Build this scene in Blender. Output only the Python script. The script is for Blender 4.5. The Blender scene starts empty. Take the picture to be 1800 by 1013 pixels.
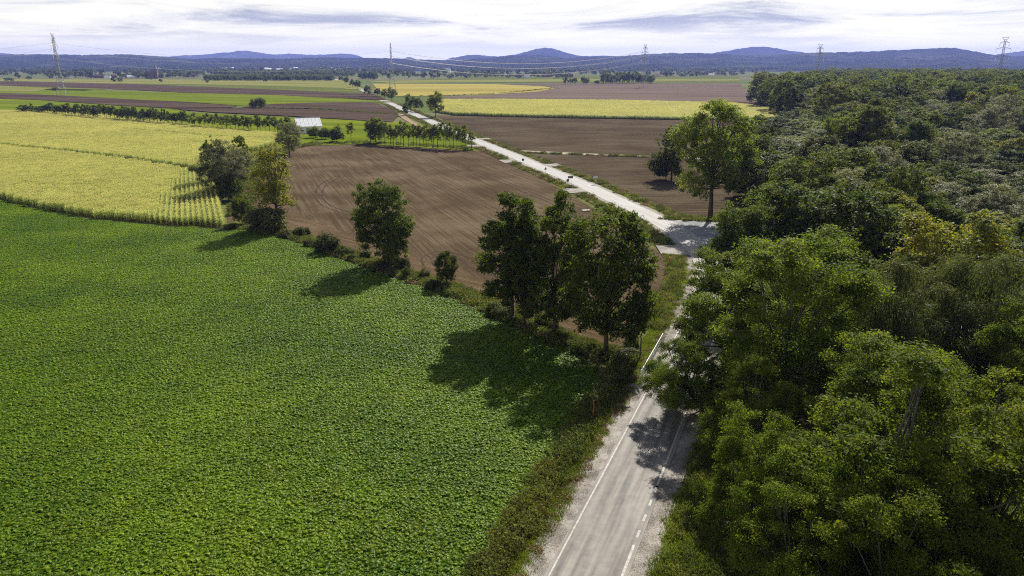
import bpy, math, random
import numpy as np
from mathutils import Vector, Matrix

# ------------------------------------------------------------------ camera, sky, sun, exposure
SC = bpy.context.scene
COL = SC.collection
CAM_H, FPX, HORIZON = 36.0, 1300.0, 112.0
PITCH = math.atan((506.5 - HORIZON) / FPX)
CP, SP = math.cos(PITCH), math.sin(PITCH)

cam_data = bpy.data.cameras.new("camera")
cam = bpy.data.objects.new("camera", cam_data)
COL.objects.link(cam)
cam.location = (0, 0, CAM_H)
cam.rotation_euler = (math.pi / 2 - PITCH, 0, 0)
cam_data.sensor_width = 36.0
cam_data.lens = 36.0 * FPX / 1800.0
cam_data.clip_start = 0.5
cam_data.clip_end = 60000
SC.camera = cam

SUN_EL = math.radians(39.5)
SUN_AZ = math.radians(21.0)            # to the right of the view axis (+Y towards +X)
sun_dir = Vector((math.sin(SUN_AZ) * math.cos(SUN_EL), math.cos(SUN_AZ) * math.cos(SUN_EL), math.sin(SUN_EL)))

world = bpy.data.worlds.new("World")
SC.world = world
world.use_nodes = True


def build_world():
    nt = world.node_tree
    nt.nodes.clear()
    N, L = nt.nodes.new, nt.links.new
    out = N("ShaderNodeOutputWorld")
    sky = N("ShaderNodeTexSky")
    sky.sky_type = 'NISHITA'
    sky.sun_disc = False
    sky.sun_elevation = SUN_EL
    sky.sun_rotation = SUN_AZ
    sky.altitude = 200
    sky.dust_density = 2.0
    bg = N("ShaderNodeBackground")
    bg.inputs[1].default_value = 0.07
    L(sky.outputs[0], bg.inputs[0])
    # clouds: directions projected onto a flat layer, so they pile up towards the horizon
    tc = N("ShaderNodeTexCoord")
    sep = N("ShaderNodeSeparateXYZ")
    L(tc.outputs["Generated"], sep.inputs[0])

    def M(op, a, b=None, c=None):
        m = N("ShaderNodeMath")
        m.operation = op
        for i, v in enumerate((a, b, c)):
            if v is None:
                continue
            if isinstance(v, (int, float)):
                m.inputs[i].default_value = v
            else:
                L(v, m.inputs[i])
        return m.outputs[0]
    z = M('MAXIMUM', sep.outputs[2], 0.0)
    den = M('ADD', z, 0.06)
    comb = N("ShaderNodeCombineXYZ")
    L(M('DIVIDE', sep.outputs[0], den), comb.inputs[0])
    L(M('DIVIDE', sep.outputs[1], den), comb.inputs[1])
    n1 = N("ShaderNodeTexNoise")
    n1.inputs["Scale"].default_value = 0.30
    n1.inputs["Detail"].default_value = 8
    n1.inputs["Roughness"].default_value = 0.58
    n1.inputs["Distortion"].default_value = 0.3
    mp = N("ShaderNodeMapping")
    mp.inputs["Location"].default_value = (6.3, 2.1, 0)
    L(comb.outputs[0], mp.inputs[0])
    L(mp.outputs[0], n1.inputs["Vector"])
    # cover: nearly closed at the horizon, broken overhead
    cov = N("ShaderNodeMapRange")
    L(z, cov.inputs[0])
    cov.inputs[1].default_value = 0.0
    cov.inputs[2].default_value = 0.55
    cov.inputs[3].default_value = 0.62
    cov.inputs[4].default_value = 0.06
    dens = M('ADD', n1.outputs[0], cov.outputs[0])
    mask = N("ShaderNodeMapRange")
    mask.interpolation_type = 'SMOOTHSTEP'
    L(dens, mask.inputs[0])
    mask.inputs[1].default_value = 0.45
    mask.inputs[2].default_value = 0.75
    # tone of the clouds: grey blue bellies, bright thin sheets
    n2 = N("ShaderNodeTexNoise")
    n2.inputs["Scale"].default_value = 0.42
    n2.inputs["Detail"].default_value = 9
    n2.inputs["Roughness"].default_value = 0.62
    n2.inputs["Distortion"].default_value = 0.5
    mp2 = N("ShaderNodeMapping")
    mp2.inputs["Location"].default_value = (CLOUD[0], CLOUD[1], 0)
    L(comb.outputs[0], mp2.inputs[0])
    L(mp2.outputs[0], n2.inputs["Vector"])
    tone = N("ShaderNodeValToRGB")
    L(n2.outputs[0], tone.inputs[0])
    cr = tone.color_ramp
    cr.elements[0].position, cr.elements[0].color = 0.39, (0.34, 0.355, 0.37, 1)
    cr.elements[1].position, cr.elements[1].color = 0.61, (0.86, 0.83, 0.66, 1)
    e = cr.elements.new(0.48)
    e.color = (0.66, 0.65, 0.56, 1)
    # sheets in front of the thick low haze stay whiter near the horizon
    low = N("ShaderNodeMapRange")
    L(z, low.inputs[0])
    low.inputs[1].default_value = 0.008
    low.inputs[2].default_value = 0.05
    mixlow = N("ShaderNodeMixRGB")
    L(low.outputs[0], mixlow.inputs[0])
    mixlow.inputs[1].default_value = (1.02, 0.97, 0.66, 1)
    L(tone.outputs[0], mixlow.inputs[2])
    # brightness falls from the horizon to overhead (a thinner layer, lit from behind)
    fall = N("ShaderNodeMapRange")
    L(z, fall.inputs[0])
    fall.inputs[1].default_value = 0.08
    fall.inputs[2].default_value = 0.6
    fall.inputs[3].default_value = 1.0
    fall.inputs[4].default_value = 0.30
    bg2 = N("ShaderNodeBackground")
    L(mixlow.outputs[0], bg2.inputs[0])
    L(fall.outputs[0], bg2.inputs[1])
    mix = N("ShaderNodeMixShader")
    L(mask.outputs[0], mix.inputs[0])
    L(bg.outputs[0], mix.inputs[1])
    L(bg2.outputs[0], mix.inputs[2])
    L(mix.outputs[0], out.inputs[0])


CLOUD = (-5.3, 7.7)
build_world()

sun_data = bpy.data.lights.new("sun", 'SUN')
sun_data.energy = 5.0
sun_data.angle = math.radians(0.53)
sun_data.color = (1.0, 0.95, 0.86)
sun = bpy.data.objects.new("sun", sun_data)
COL.objects.link(sun)
sun.rotation_euler = sun_dir.to_track_quat('Z', 'Y').to_euler()

vs = SC.view_settings
vs.view_transform = 'Standard'
vs.look = 'None'
vs.exposure = 0.7
vs.gamma = 1.0
vs.use_curve_mapping = False
SC.render.engine = 'CYCLES'
cy = SC.cycles
cy.max_bounces = 6
cy.diffuse_bounces = 3
cy.glossy_bounces = 2
cy.transmission_bounces = 4
cy.transparent_max_bounces = 6
cy.volume_bounces = 0
cy.use_adaptive_sampling = False
cy.adaptive_threshold = 0.02
cy.use_denoising = False
cy.filter_width = 1.1
cy.sample_clamp_indirect = 4.0
cy.caustics_reflective = False
cy.caustics_refractive = False

# ------------------------------------------------------------------ helpers
RNG = np.random.default_rng(7)
random.seed(7)


def at(px, py, z=0.0):
    """ground (or height z) point seen at a pixel of the 1800 px wide photograph"""
    u, v = (px - 900.0) / FPX, (506.5 - py) / FPX
    d = (u, CP + v * SP, -SP + v * CP)
    t = (z - CAM_H) / d[2]
    return (d[0] * t, d[1] * t)


def height_of(Y, py):
    v = (506.5 - py) / FPX
    return CAM_H + Y * (v * CP - SP) / (CP + v * SP)


def depth_of(Y, z):
    return Y * CP - (z - CAM_H) * SP


def tag(o, label=None, cat=None, group=None, kind=None):
    if label: o["label"] = label
    if cat: o["category"] = cat
    if group: o["group"] = group
    if kind: o["kind"] = kind
    return o


def mesh_np(name, verts, faces, mat=None, vary=None, mats=None, smooth=False):
    """faces: (n,3) or (n,4) int array, or a list of lists"""
    me = bpy.data.meshes.new(name)
    verts = np.asarray(verts, np.float32)
    if isinstance(faces, np.ndarray):
        n, k = faces.shape
        me.vertices.add(len(verts))
        me.vertices.foreach_set("co", verts.ravel())
        me.loops.add(n * k)
        me.loops.foreach_set("vertex_index", faces.astype(np.int32).ravel())
        me.polygons.add(n)
        me.polygons.foreach_set("loop_start", np.arange(0, n * k, k, dtype=np.int32))
        me.update(calc_edges=True)
    else:
        me.from_pydata([tuple(map(float, v)) for v in verts], [], [tuple(int(i) for i in f) for f in faces])
        me.update()
    if mat is not None:
        for m in (mat if isinstance(mat, (list, tuple)) else [mat]):
            me.materials.append(m)
    if mats is not None:
        me.polygons.foreach_set("material_index", np.asarray(mats, np.int32))
    if vary is not None:
        a = me.attributes.new("vary", 'FLOAT', 'FACE')
        a.data.foreach_set("value", np.asarray(vary, np.float32))
    if smooth:
        me.polygons.foreach_set("use_smooth", np.ones(len(me.polygons), bool))
    return me


def link(name, me, parent=None, loc=(0, 0, 0)):
    o = bpy.data.objects.new(name, me)
    COL.objects.link(o)
    o.location = loc
    if parent is not None:
        o.parent = parent
    return o


def empty(name, loc=(0, 0, 0), rz=0.0):
    o = bpy.data.objects.new(name, None)
    COL.objects.link(o)
    o.location = loc
    o.rotation_euler = (0, 0, rz)
    o.empty_display_size = 0.5
    return o


class MB:
    """collects simple solids into one mesh"""
    def __init__(self):
        self.v, self.f = [], []

    def box(self, x0, x1, y0, y1, z0, z1):
        b = len(self.v)
        self.v += [(x0, y0, z0), (x1, y0, z0), (x1, y1, z0), (x0, y1, z0), (x0, y0, z1), (x1, y0, z1), (x1, y1, z1), (x0, y1, z1)]
        self.f += [[b + i for i in q] for q in ((3, 2, 1, 0), (4, 5, 6, 7), (0, 1, 5, 4), (1, 2, 6, 5), (2, 3, 7, 6), (3, 0, 4, 7))]
        return self

    def tube(self, pts, radii, n=6, cap=True):
        pts = [Vector(p) for p in pts]
        if not isinstance(radii, (list, tuple)):
            radii = [radii] * len(pts)
        b0 = len(self.v)
        for i, p in enumerate(pts):
            d = (pts[min(i + 1, len(pts) - 1)] - pts[max(i - 1, 0)]).normalized()
            ref = Vector((0, 0, 1)) if abs(d.z) < 0.9 else Vector((1, 0, 0))
            a = d.cross(ref).normalized()
            c = d.cross(a)
            for k in range(n):
                t = 2 * math.pi * k / n
                self.v.append(tuple(p + (a * math.cos(t) + c * math.sin(t)) * radii[i]))
        for i in range(len(pts) - 1):
            for k in range(n):
                k2 = (k + 1) % n
                self.f.append([b0 + i * n + k, b0 + i * n + k2, b0 + (i + 1) * n + k2, b0 + (i + 1) * n + k])
        if cap:
            self.f.append([b0 + k for k in range(n)][::-1])
            e = b0 + (len(pts) - 1) * n
            self.f.append([e + k for k in range(n)])
        return self

    def poly(self, pts):
        b = len(self.v)
        self.v += [tuple(p) for p in pts]
        self.f.append(list(range(b, b + len(pts))))
        return self

    def mesh(self, name, mat, smooth=False):
        return mesh_np(name, self.v, self.f, mat, smooth=smooth)

    def build(self, name, mat, parent=None, loc=(0, 0, 0), smooth=False):
        return link(name, self.mesh(name, mat, smooth), parent, loc)


# ------------------------------------------------------------------ materials
def new_mat(name):
    m = bpy.data.materials.new(name)
    m.use_nodes = True
    nt = m.node_tree
    nt.nodes.clear()
    out = nt.nodes.new("ShaderNodeOutputMaterial")
    return m, nt, out


def col4(c):
    return (c[0], c[1], c[2], 1.0)


def plain(name, c, rough=0.7, metal=0.0, noise=0.12, nscale=3.0, spec=0.4):
    m, nt, out = new_mat(name)
    b = nt.nodes.new("ShaderNodeBsdfPrincipled")
    b.inputs["Roughness"].default_value = rough
    b.inputs["Metallic"].default_value = metal
    b.inputs["Specular IOR Level"].default_value = spec
    g = nt.nodes.new("ShaderNodeNewGeometry")
    n = nt.nodes.new("ShaderNodeTexNoise")
    n.inputs["Scale"].default_value = nscale
    n.inputs["Detail"].default_value = 5
    nt.links.new(g.outputs["Position"], n.inputs["Vector"])
    r = nt.nodes.new("ShaderNodeValToRGB")
    r.color_ramp.elements[0].position, r.color_ramp.elements[1].position = 0.3, 0.7
    r.color_ramp.elements[0].color = col4([x * (1 - noise) for x in c])
    r.color_ramp.elements[1].color = col4([min(1, x * (1 + noise)) for x in c])
    nt.links.new(n.outputs[0], r.inputs[0])
    nt.links.new(r.outputs[0], b.inputs["Base Color"])
    nt.links.new(b.outputs[0], out.inputs[0])
    return m


def leaf_mat(name, c1, c2, trans=0.35, tc=None, rough=0.58, spec=0.13, spread=0.35, patch=None):
    """foliage: hue from the face's own 'vary' value, a shade per plant, light through the blade"""
    m, nt, out = new_mat(name)
    N, L = nt.nodes.new, nt.links.new
    at_ = N("ShaderNodeAttribute")
    at_.attribute_name = "vary"
    mix = N("ShaderNodeMixRGB")
    mix.inputs[1].default_value, mix.inputs[2].default_value = col4(c1), col4(c2)
    fac = at_.outputs["Fac"]
    if patch:
        g = N("ShaderNodeNewGeometry")
        n = N("ShaderNodeTexNoise")
        n.inputs["Scale"].default_value = patch[0]
        n.inputs["Detail"].default_value = 3
        L(g.outputs["Position"], n.inputs["Vector"])
        mr = N("ShaderNodeMapRange")
        L(n.outputs[0], mr.inputs[0])
        mr.inputs[1].default_value, mr.inputs[2].default_value = 0.3, 0.7
        mr.inputs[3].default_value, mr.inputs[4].default_value = -patch[1], patch[1]
        ad = N("ShaderNodeMath")
        ad.use_clamp = True
        L(at_.outputs["Fac"], ad.inputs[0])
        L(mr.outputs[0], ad.inputs[1])
        fac = ad.outputs[0]
    L(fac, mix.inputs[0])
    oi = N("ShaderNodeObjectInfo")
    hs = N("ShaderNodeHueSaturation")
    mr2 = N("ShaderNodeMapRange")
    L(oi.outputs["Random"], mr2.inputs[0])
    mr2.inputs[3].default_value, mr2.inputs[4].default_value = 1 - spread, 1 + spread
    L(mr2.outputs[0], hs.inputs["Value"])
    mr3 = N("ShaderNodeMapRange")
    mult = N("ShaderNodeMath")
    mult.operation = 'FRACT'
    m7 = N("ShaderNodeMath")
    m7.operation = 'MULTIPLY'
    m7.inputs[1].default_value = 7.31
    L(oi.outputs["Random"], m7.inputs[0])
    L(m7.outputs[0], mult.inputs[0])
    L(mult.outputs[0], mr3.inputs[0])
    mr3.inputs[3].default_value, mr3.inputs[4].default_value = 0.5 - 0.05 * spread, 0.5 + 0.05 * spread
    L(mr3.outputs[0], hs.inputs["Hue"])
    L(mix.outputs[0], hs.inputs["Color"])
    b = N("ShaderNodeBsdfPrincipled")
    b.inputs["Roughness"].default_value = rough
    b.inputs["Specular IOR Level"].default_value = spec
    L(hs.outputs[0], b.inputs["Base Color"])
    t = N("ShaderNodeBsdfTranslucent")
    tm = N("ShaderNodeMixRGB")
    tm.blend_type = 'MULTIPLY'
    tm.inputs[0].default_value = 1
    L(hs.outputs[0], tm.inputs[1])
    tm.inputs[2].default_value = col4(tc or (1.6, 1.75, 0.6))
    L(tm.outputs[0], t.inputs[0])
    ms = N("ShaderNodeMixShader")
    ms.inputs[0].default_value = trans
    L(b.outputs[0], ms.inputs[1])
    L(t.outputs[0], ms.inputs[2])
    L(ms.outputs[0], out.inputs[0])
    return m


def field_mat(name, stops, scale=0.05, rough=0.95, stretch=None, fine=1.5, bump=0.0, wave=None, fine_amt=0.35, spec=0.0):
    """ground of a field: broad patches, fine grain, optional drill lines (angle, spacing, strength, wobble)"""
    m, nt, out = new_mat(name)
    N, L = nt.nodes.new, nt.links.new
    g = N("ShaderNodeNewGeometry")
    mp = N("ShaderNodeMapping")
    L(g.outputs["Position"], mp.inputs[0])
    if stretch:
        mp.vector_type = 'TEXTURE'
        mp.inputs["Rotation"].default_value = (0, 0, stretch[0])
        mp.inputs["Scale"].default_value = (stretch[1], 1, 1)
    n = N("ShaderNodeTexNoise")
    n.inputs["Scale"].default_value = scale
    n.inputs["Detail"].default_value = 6
    n.inputs["Roughness"].default_value = 0.6
    L(mp.outputs[0], n.inputs["Vector"])
    nf = N("ShaderNodeTexNoise")
    nf.inputs["Scale"].default_value = fine
    nf.inputs["Detail"].default_value = 6
    nf.inputs["Roughness"].default_value = 0.7
    L(g.outputs["Position"], nf.inputs["Vector"])

    def mth(op, a, b_):
        q = N("ShaderNodeMath")
        q.operation = op
        for i, v in enumerate((a, b_)):
            if isinstance(v, (int, float)):
                q.inputs[i].default_value = v
            else:
                L(v, q.inputs[i])
        return q.outputs[0]
    f = mth('ADD', n.outputs[0], mth('MULTIPLY', mth('SUBTRACT', nf.outputs[0], 0.5), fine_amt))
    if wave:
        ang, sp, amt = wave
        # the lines come and go
        st = N("ShaderNodeMapping")
        st.vector_type = 'TEXTURE'
        st.inputs["Rotation"].default_value = (0, 0, ang)
        st.inputs["Scale"].default_value = (45 * sp, sp, 1)
        L(g.outputs["Position"], st.inputs[0])
        n3 = N("ShaderNodeTexNoise")
        n3.inputs["Scale"].default_value = 1.0
        n3.inputs["Detail"].default_value = 4
        L(st.outputs[0], n3.inputs["Vector"])
        f = mth('ADD', f, mth('MULTIPLY', mth('SUBTRACT', n3.outputs[0], 0.5), amt * 2.2))
    r = N("ShaderNodeValToRGB")
    els = r.color_ramp.elements
    lo, hi = 0.3, 0.7
    for i, c in enumerate(stops):
        p = lo + (hi - lo) * i / (len(stops) - 1)
        if i == 0:
            e = els[0]
        elif i == len(stops) - 1:
            e = els[-1]
        else:
            e = els.new(p)
        e.position = p
        e.color = col4(c)
    L(f, r.inputs[0])
    b = N("ShaderNodeBsdfPrincipled")
    b.inputs["Roughness"].default_value = rough
    b.inputs["Specular IOR Level"].default_value = spec
    L(r.outputs[0], b.inputs["Base Color"])
    if bump:
        bp = N("ShaderNodeBump")
        bp.inputs["Strength"].default_value = 1.0
        bp.inputs["Distance"].default_value = bump
        L(f, bp.inputs["Height"])
        L(bp.outputs[0], b.inputs["Normal"])
    L(b.outputs[0], out.inputs[0])
    return m


BARK = plain("bark", (0.07, 0.055, 0.042), 0.9, noise=0.35, nscale=4)
BARK_GREY = plain("grey_bark", (0.095, 0.088, 0.074), 0.9, noise=0.3, nscale=4)
L_ASH = leaf_mat("ash_leaves", (0.058, 0.090, 0.008), (0.160, 0.180, 0.018), 0.47, spread=0.12, spec=0.07)
L_OAK = leaf_mat("oak_leaves", (0.040, 0.063, 0.009), (0.105, 0.124, 0.015), 0.42, spread=0.12, spec=0.07)
L_DARK = leaf_mat("dark_leaves", (0.044, 0.062, 0.011), (0.120, 0.138, 0.022), 0.38, spread=0.25, spec=0.07)
L_MID = leaf_mat("mid_leaves", (0.072, 0.095, 0.012), (0.175, 0.185, 0.024), 0.42, spread=0.25, spec=0.07)
L_FAR = leaf_mat("far_leaves", (0.065, 0.085, 0.030), (0.120, 0.140, 0.050), 0.35, spread=0.3, spec=0.05)  # lighter leaf colour carries part of the distance haze
L_WILLOW = leaf_mat("willow_leaves", (0.090, 0.105, 0.042), (0.165, 0.170, 0.070), 0.38, tc=(1.5, 1.5, 0.85), spread=0.2, spec=.2)
L_WEEP = leaf_mat("weeping_leaves", (0.060, 0.072, 0.022), (0.105, 0.112, 0.036), 0.34, tc=(1.5, 1.6, 0.8), spread=0.12)
L_YEL = leaf_mat("yellowing_leaves", (0.095, 0.112, 0.014), (0.240, 0.205, 0.022), 0.42, spread=0.12)
L_LIME = leaf_mat("lime_leaves", (0.072, 0.110, 0.009), (0.175, 0.195, 0.016), 0.46, spread=0.1)
L_BUSH = leaf_mat("bush_leaves", (0.055, 0.064, 0.014), (0.105, 0.108, 0.026), 0.34, spread=0.3)
L_WEED = leaf_mat("weed_leaves", (0.060, 0.080, 0.018), (0.140, 0.138, 0.040), 0.34, rough=0.65, spread=0.4, patch=(0.25, 0.6))
L_DRY = leaf_mat("dry_weed_leaves", (0.150, 0.105, 0.055), (0.290, 0.215, 0.120), 0.25, tc=(1.3, 1.2, 0.8), rough=0.7, spread=0.3)
L_GRASS = leaf_mat("grass_blades", (0.075, 0.105, 0.014), (0.160, 0.175, 0.030), 0.38, spread=0.3, patch=(0.2, 0.6))
L_BEET = leaf_mat("beet_leaves", (0.052, 0.118, 0.002), (0.195, 0.270, 0.004), 0.48, tc=(1.6, 1.75, 0.2), rough=0.42, spec=0.15, spread=0.10, patch=(0.05, 0.35))
L_MAIZE = leaf_mat("maize_leaves", (0.165, 0.220, 0.040), (0.470, 0.490, 0.155), 0.42, tc=(1.4, 1.45, 0.7), rough=0.6, spec=.12, spread=0.08, patch=(0.02, 0.4))
L_TASSEL = leaf_mat("maize_tassels", (0.520, 0.480, 0.180), (0.660, 0.610, 0.260), 0.3, tc=(1.2, 1.15, 0.75), rough=0.7, spread=0.1)

PLOUGH_A = math.atan2(at(820, 375)[1] - at(625, 256)[1], at(820, 375)[0] - at(625, 256)[0])
SOIL = field_mat("ploughed_soil", [(0.0583, 0.0410, 0.0240), (0.0851, 0.0619, 0.0375), (0.1306, 0.0999, 0.0637)], 0.04, bump=0.06, fine=3.0, wave=(PLOUGH_A, 0.6, 0.42), fine_amt=1.1)
SOIL_H = field_mat("headland_soil", [(0.0621, 0.0416, 0.0231), (0.0901, 0.0629, 0.0363), (0.1368, 0.1002, 0.0617)], 0.04, bump=0.06, fine=3.0, wave=(math.radians(-40), 0.5, 0.42), fine_amt=1.1)
SOIL_R = field_mat("ploughed_soil_right", [(0.0481, 0.0358, 0.0217), (0.0711, 0.0543, 0.0342), (0.1055, 0.0845, 0.0551)], 0.025, bump=0.06, fine=2.2, wave=(math.radians(4), 1.0, 0.46), fine_amt=1.0)
SOIL_G = field_mat("harrowed_soil", [(0.0935, 0.0713, 0.0550), (0.1320, 0.1012, 0.0800), (0.1705, 0.1323, 0.1075)], 0.02, stretch=(math.radians(1), 6), fine=0.5)
SOIL_D = field_mat("dark_strip_soil", [(0.0460, 0.0325, 0.0224), (0.0713, 0.0513, 0.0364), (0.1035, 0.0775, 0.0588)], 0.03, stretch=(math.radians(-14), 6), fine=0.6)
GRASS_B = field_mat("bright_meadow", [(0.075, 0.108, 0.008), (0.112, 0.145, 0.010), (0.165, 0.190, 0.016)], 0.03, stretch=(math.radians(-14), 6), fine=0.8)
GRASS_P = field_mat("pale_meadow", [(0.130, 0.140, 0.034), (0.175, 0.178, 0.046), (0.225, 0.212, 0.066)], 0.014, stretch=(math.radians(-14), 6), fine=0.5)
GRASS_M = field_mat("mid_meadow", [(0.070, 0.092, 0.020), (0.100, 0.118, 0.024), (0.140, 0.148, 0.034)], 0.02, stretch=(math.radians(-14), 5), fine=0.6)
YELLOW = field_mat("ripe_crop", [(0.235, 0.200, 0.050), (0.300, 0.250, 0.065), (0.355, 0.300, 0.090)], 0.008, stretch=(math.radians(-4), 5), fine=0.5)
VERGE = field_mat("verge_turf", [(0.085, 0.075, 0.030), (0.095, 0.110, 0.030), (0.150, 0.150, 0.050)], 0.18, fine=2.5)
FOREST_FLOOR = field_mat("forest_litter", [(0.022, 0.022, 0.010), (0.035, 0.032, 0.014), (0.050, 0.045, 0.020)], 0.2, fine=2)
BEET_SOIL = field_mat("beet_soil", [(0.020, 0.030, 0.008), (0.030, 0.042, 0.010), (0.045, 0.050, 0.016)], 0.5, fine=3)
MAIZE_SOIL = field_mat("maize_soil", [(0.040, 0.036, 0.014), (0.055, 0.050, 0.020), (0.075, 0.066, 0.028)], 0.5, fine=3)
PLAIN = field_mat("plain_ground", [(0.070, 0.105, 0.030), (0.110, 0.140, 0.045), (0.085, 0.115, 0.035), (0.150, 0.150, 0.070), (0.120, 0.105, 0.075), (0.095, 0.130, 0.040)], 0.0035, stretch=(math.radians(-5), 7), fine=0.05, fine_amt=0.2)
HILL = field_mat("wooded_hills", [(0.010, 0.016, 0.010), (0.016, 0.022, 0.013), (0.026, 0.034, 0.018), (0.070, 0.078, 0.042)], 0.0024, fine=0.02, fine_amt=0.35)
GRAVEL = field_mat("gravel", [(0.10, 0.088, 0.072), (0.22, 0.20, 0.17), (0.40, 0.37, 0.33)], 0.4, fine=11, fine_amt=1.3, bump=0.03)
DUST = field_mat("dusty_concrete", [(0.20, 0.183, 0.158), (0.28, 0.262, 0.232), (0.36, 0.34, 0.305)], 0.3, fine=3)
TRACK = field_mat("track_gravel", [(0.22, 0.20, 0.14), (0.34, 0.31, 0.25), (0.42, 0.39, 0.32)], 0.3, fine=2)
TRACK_B = field_mat("earth_track", [(0.20, 0.14, 0.09), (0.28, 0.20, 0.14), (0.33, 0.25, 0.18)], 0.3, fine=2)
PAINT = plain("road_paint", (0.35, 0.33, 0.285), 0.7, noise=0.35, nscale=4)
STEEL = plain("galvanised_steel", (0.42, 0.43, 0.44), 0.45, 0.6)
PYLON_STEEL = plain("pylon_steel", (0.34, 0.36, 0.36), 0.6, 0.2)
GLINT_ALU = plain("aluminium_conductor_glint", (0.88, 0.88, 0.88), 0.5, 0.0)  # sun glint on the wires is put into this white, non-metallic colour
GLASSY = plain("pale_insulator", (0.85, 0.87, 0.88), 0.3, 0.0)
SIGN_BACK = plain("sign_back", (0.10, 0.105, 0.115), 0.5, 0.3)
WHITE = plain("white_paint", (0.80, 0.80, 0.79), 0.55, noise=0.05)
SIGN_WHITE = plain("sign_white", (0.75, 0.77, 0.80), 0.5, noise=0.04)
RED = plain("red_paint", (0.40, 0.05, 0.03), 0.6)
BLUE = plain("blue_paint", (0.10, 0.16, 0.32), 0.6)
YPAINT = plain("yellow_paint", (0.65, 0.42, 0.04), 0.6)
WOOD = plain("weathered_wood", (0.085, 0.065, 0.05), 0.9, noise=0.3)
CONCRETE = plain("concrete", (0.42, 0.40, 0.37), 0.9, noise=0.2)
DARK_AND_SHADE = plain("dark_parts_and_culvert_shade", (0.05, 0.048, 0.045), 0.9)  # painted shade for the pipe mouths, plain dark for marker and windows
ROOF_RED = plain("red_tiles", (0.17, 0.095, 0.075), 0.85)
ROOF_GREY = plain("grey_roofing", (0.20, 0.19, 0.19), 0.8)
ROOF_WHITE = plain("white_sheet_roof", (0.78, 0.79, 0.80), 0.5, noise=0.06)
WALL_W = plain("white_render", (0.72, 0.70, 0.66), 0.9)
WALL_C = plain("cream_render", (0.55, 0.47, 0.36), 0.9)
BRICK = plain("red_brick_wall", (0.155, 0.10, 0.085), 0.9)


def asphalt_mat():
    m, nt, out = new_mat("asphalt")
    N, L = nt.nodes.new, nt.links.new
    g = N("ShaderNodeNewGeometry")
    sep = N("ShaderNodeSeparateXYZ")
    L(g.outputs["Position"], sep.inputs[0])
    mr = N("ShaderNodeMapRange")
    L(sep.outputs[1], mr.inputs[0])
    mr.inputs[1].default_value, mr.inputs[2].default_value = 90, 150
    uv = N("ShaderNodeAttribute")
    uv.attribute_name = "across"
    n = N("ShaderNodeTexNoise")
    n.inputs["Scale"].default_value = 1.2
    n.inputs["Detail"].default_value = 9
    n.inputs["Roughness"].default_value = 0.7
    L(g.outputs["Position"], n.inputs["Vector"])
    # wheel paths and dust streaks along the lane: stretched noise in across/along coordinates
    c = N("ShaderNodeCombineXYZ")
    al = N("ShaderNodeAttribute")
    al.attribute_name = "along"
    m1 = N("ShaderNodeMath"); m1.operation = 'MULTIPLY'; m1.inputs[1].default_value = 0.05
    L(al.outputs["Fac"], m1.inputs[0])
    m2 = N("ShaderNodeMath"); m2.operation = 'MULTIPLY'; m2.inputs[1].default_value = 1.1
    L(uv.outputs["Fac"], m2.inputs[0])
    L(m2.outputs[0], c.inputs[0])
    L(m1.outputs[0], c.inputs[1])
    n2 = N("ShaderNodeTexNoise")
    n2.inputs["Scale"].default_value = 1.4
    n2.inputs["Detail"].default_value = 5
    L(c.outputs[0], n2.inputs["Vector"])
    a = N("ShaderNodeMath"); a.operation = 'MULTIPLY_ADD'; a.inputs[1].default_value = 0.75
    L(n2.outputs[0], a.inputs[0])
    b2 = N("ShaderNodeMath"); b2.operation = 'MULTIPLY'; b2.inputs[1].default_value = 0.35
    L(n.outputs[0], b2.inputs[0])
    L(b2.outputs[0], a.inputs[2])
    r1 = N("ShaderNodeValToRGB")
    r1.color_ramp.elements[0].position, r1.color_ramp.elements[0].color = 0.42, (0.105, 0.098, 0.088, 1)
    r1.color_ramp.elements[1].position, r1.color_ramp.elements[1].color = 0.66, (0.250, 0.228, 0.202, 1)
    L(a.outputs[0], r1.inputs[0])
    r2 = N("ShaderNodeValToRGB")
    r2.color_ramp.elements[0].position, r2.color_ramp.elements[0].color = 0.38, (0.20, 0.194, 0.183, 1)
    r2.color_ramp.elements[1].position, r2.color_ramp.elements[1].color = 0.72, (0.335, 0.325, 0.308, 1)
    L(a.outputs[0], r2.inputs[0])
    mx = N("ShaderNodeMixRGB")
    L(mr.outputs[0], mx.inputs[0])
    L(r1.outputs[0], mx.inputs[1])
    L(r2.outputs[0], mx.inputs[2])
    b = N("ShaderNodeBsdfPrincipled")
    b.inputs["Roughness"].default_value = 0.75
    b.inputs["Specular IOR Level"].default_value = 0.3
    L(mx.outputs[0], b.inputs["Base Color"])
    bp = N("ShaderNodeBump")
    bp.inputs["Distance"].default_value = 0.01
    L(n.outputs[0], bp.inputs["Height"])
    L(bp.outputs[0], b.inputs["Normal"])
    L(b.outputs[0], out.inputs[0])
    return m


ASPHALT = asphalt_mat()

# ------------------------------------------------------------------ haze (closed box round everything; the sky is outside)
hz = MB().box(-16000, 16000, -400, 17000, -3, 330).build("haze", None)
hm, hnt, hout = new_mat("haze_air")
pv = hnt.nodes.new("ShaderNodeVolumePrincipled")
pv.inputs["Color"].default_value = (0.30, 0.38, 1.0, 1)
pv.inputs["Density"].default_value = 0.000064
pv.inputs["Anisotropy"].default_value = 0.2
hnt.links.new(pv.outputs[0], hout.inputs["Volume"])
hm.cycles.volume_sampling = 'DISTANCE'
hz.data.materials.append(hm)
tag(hz, kind="stuff", label="thin blue haze filling the air out to the hills")

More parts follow.
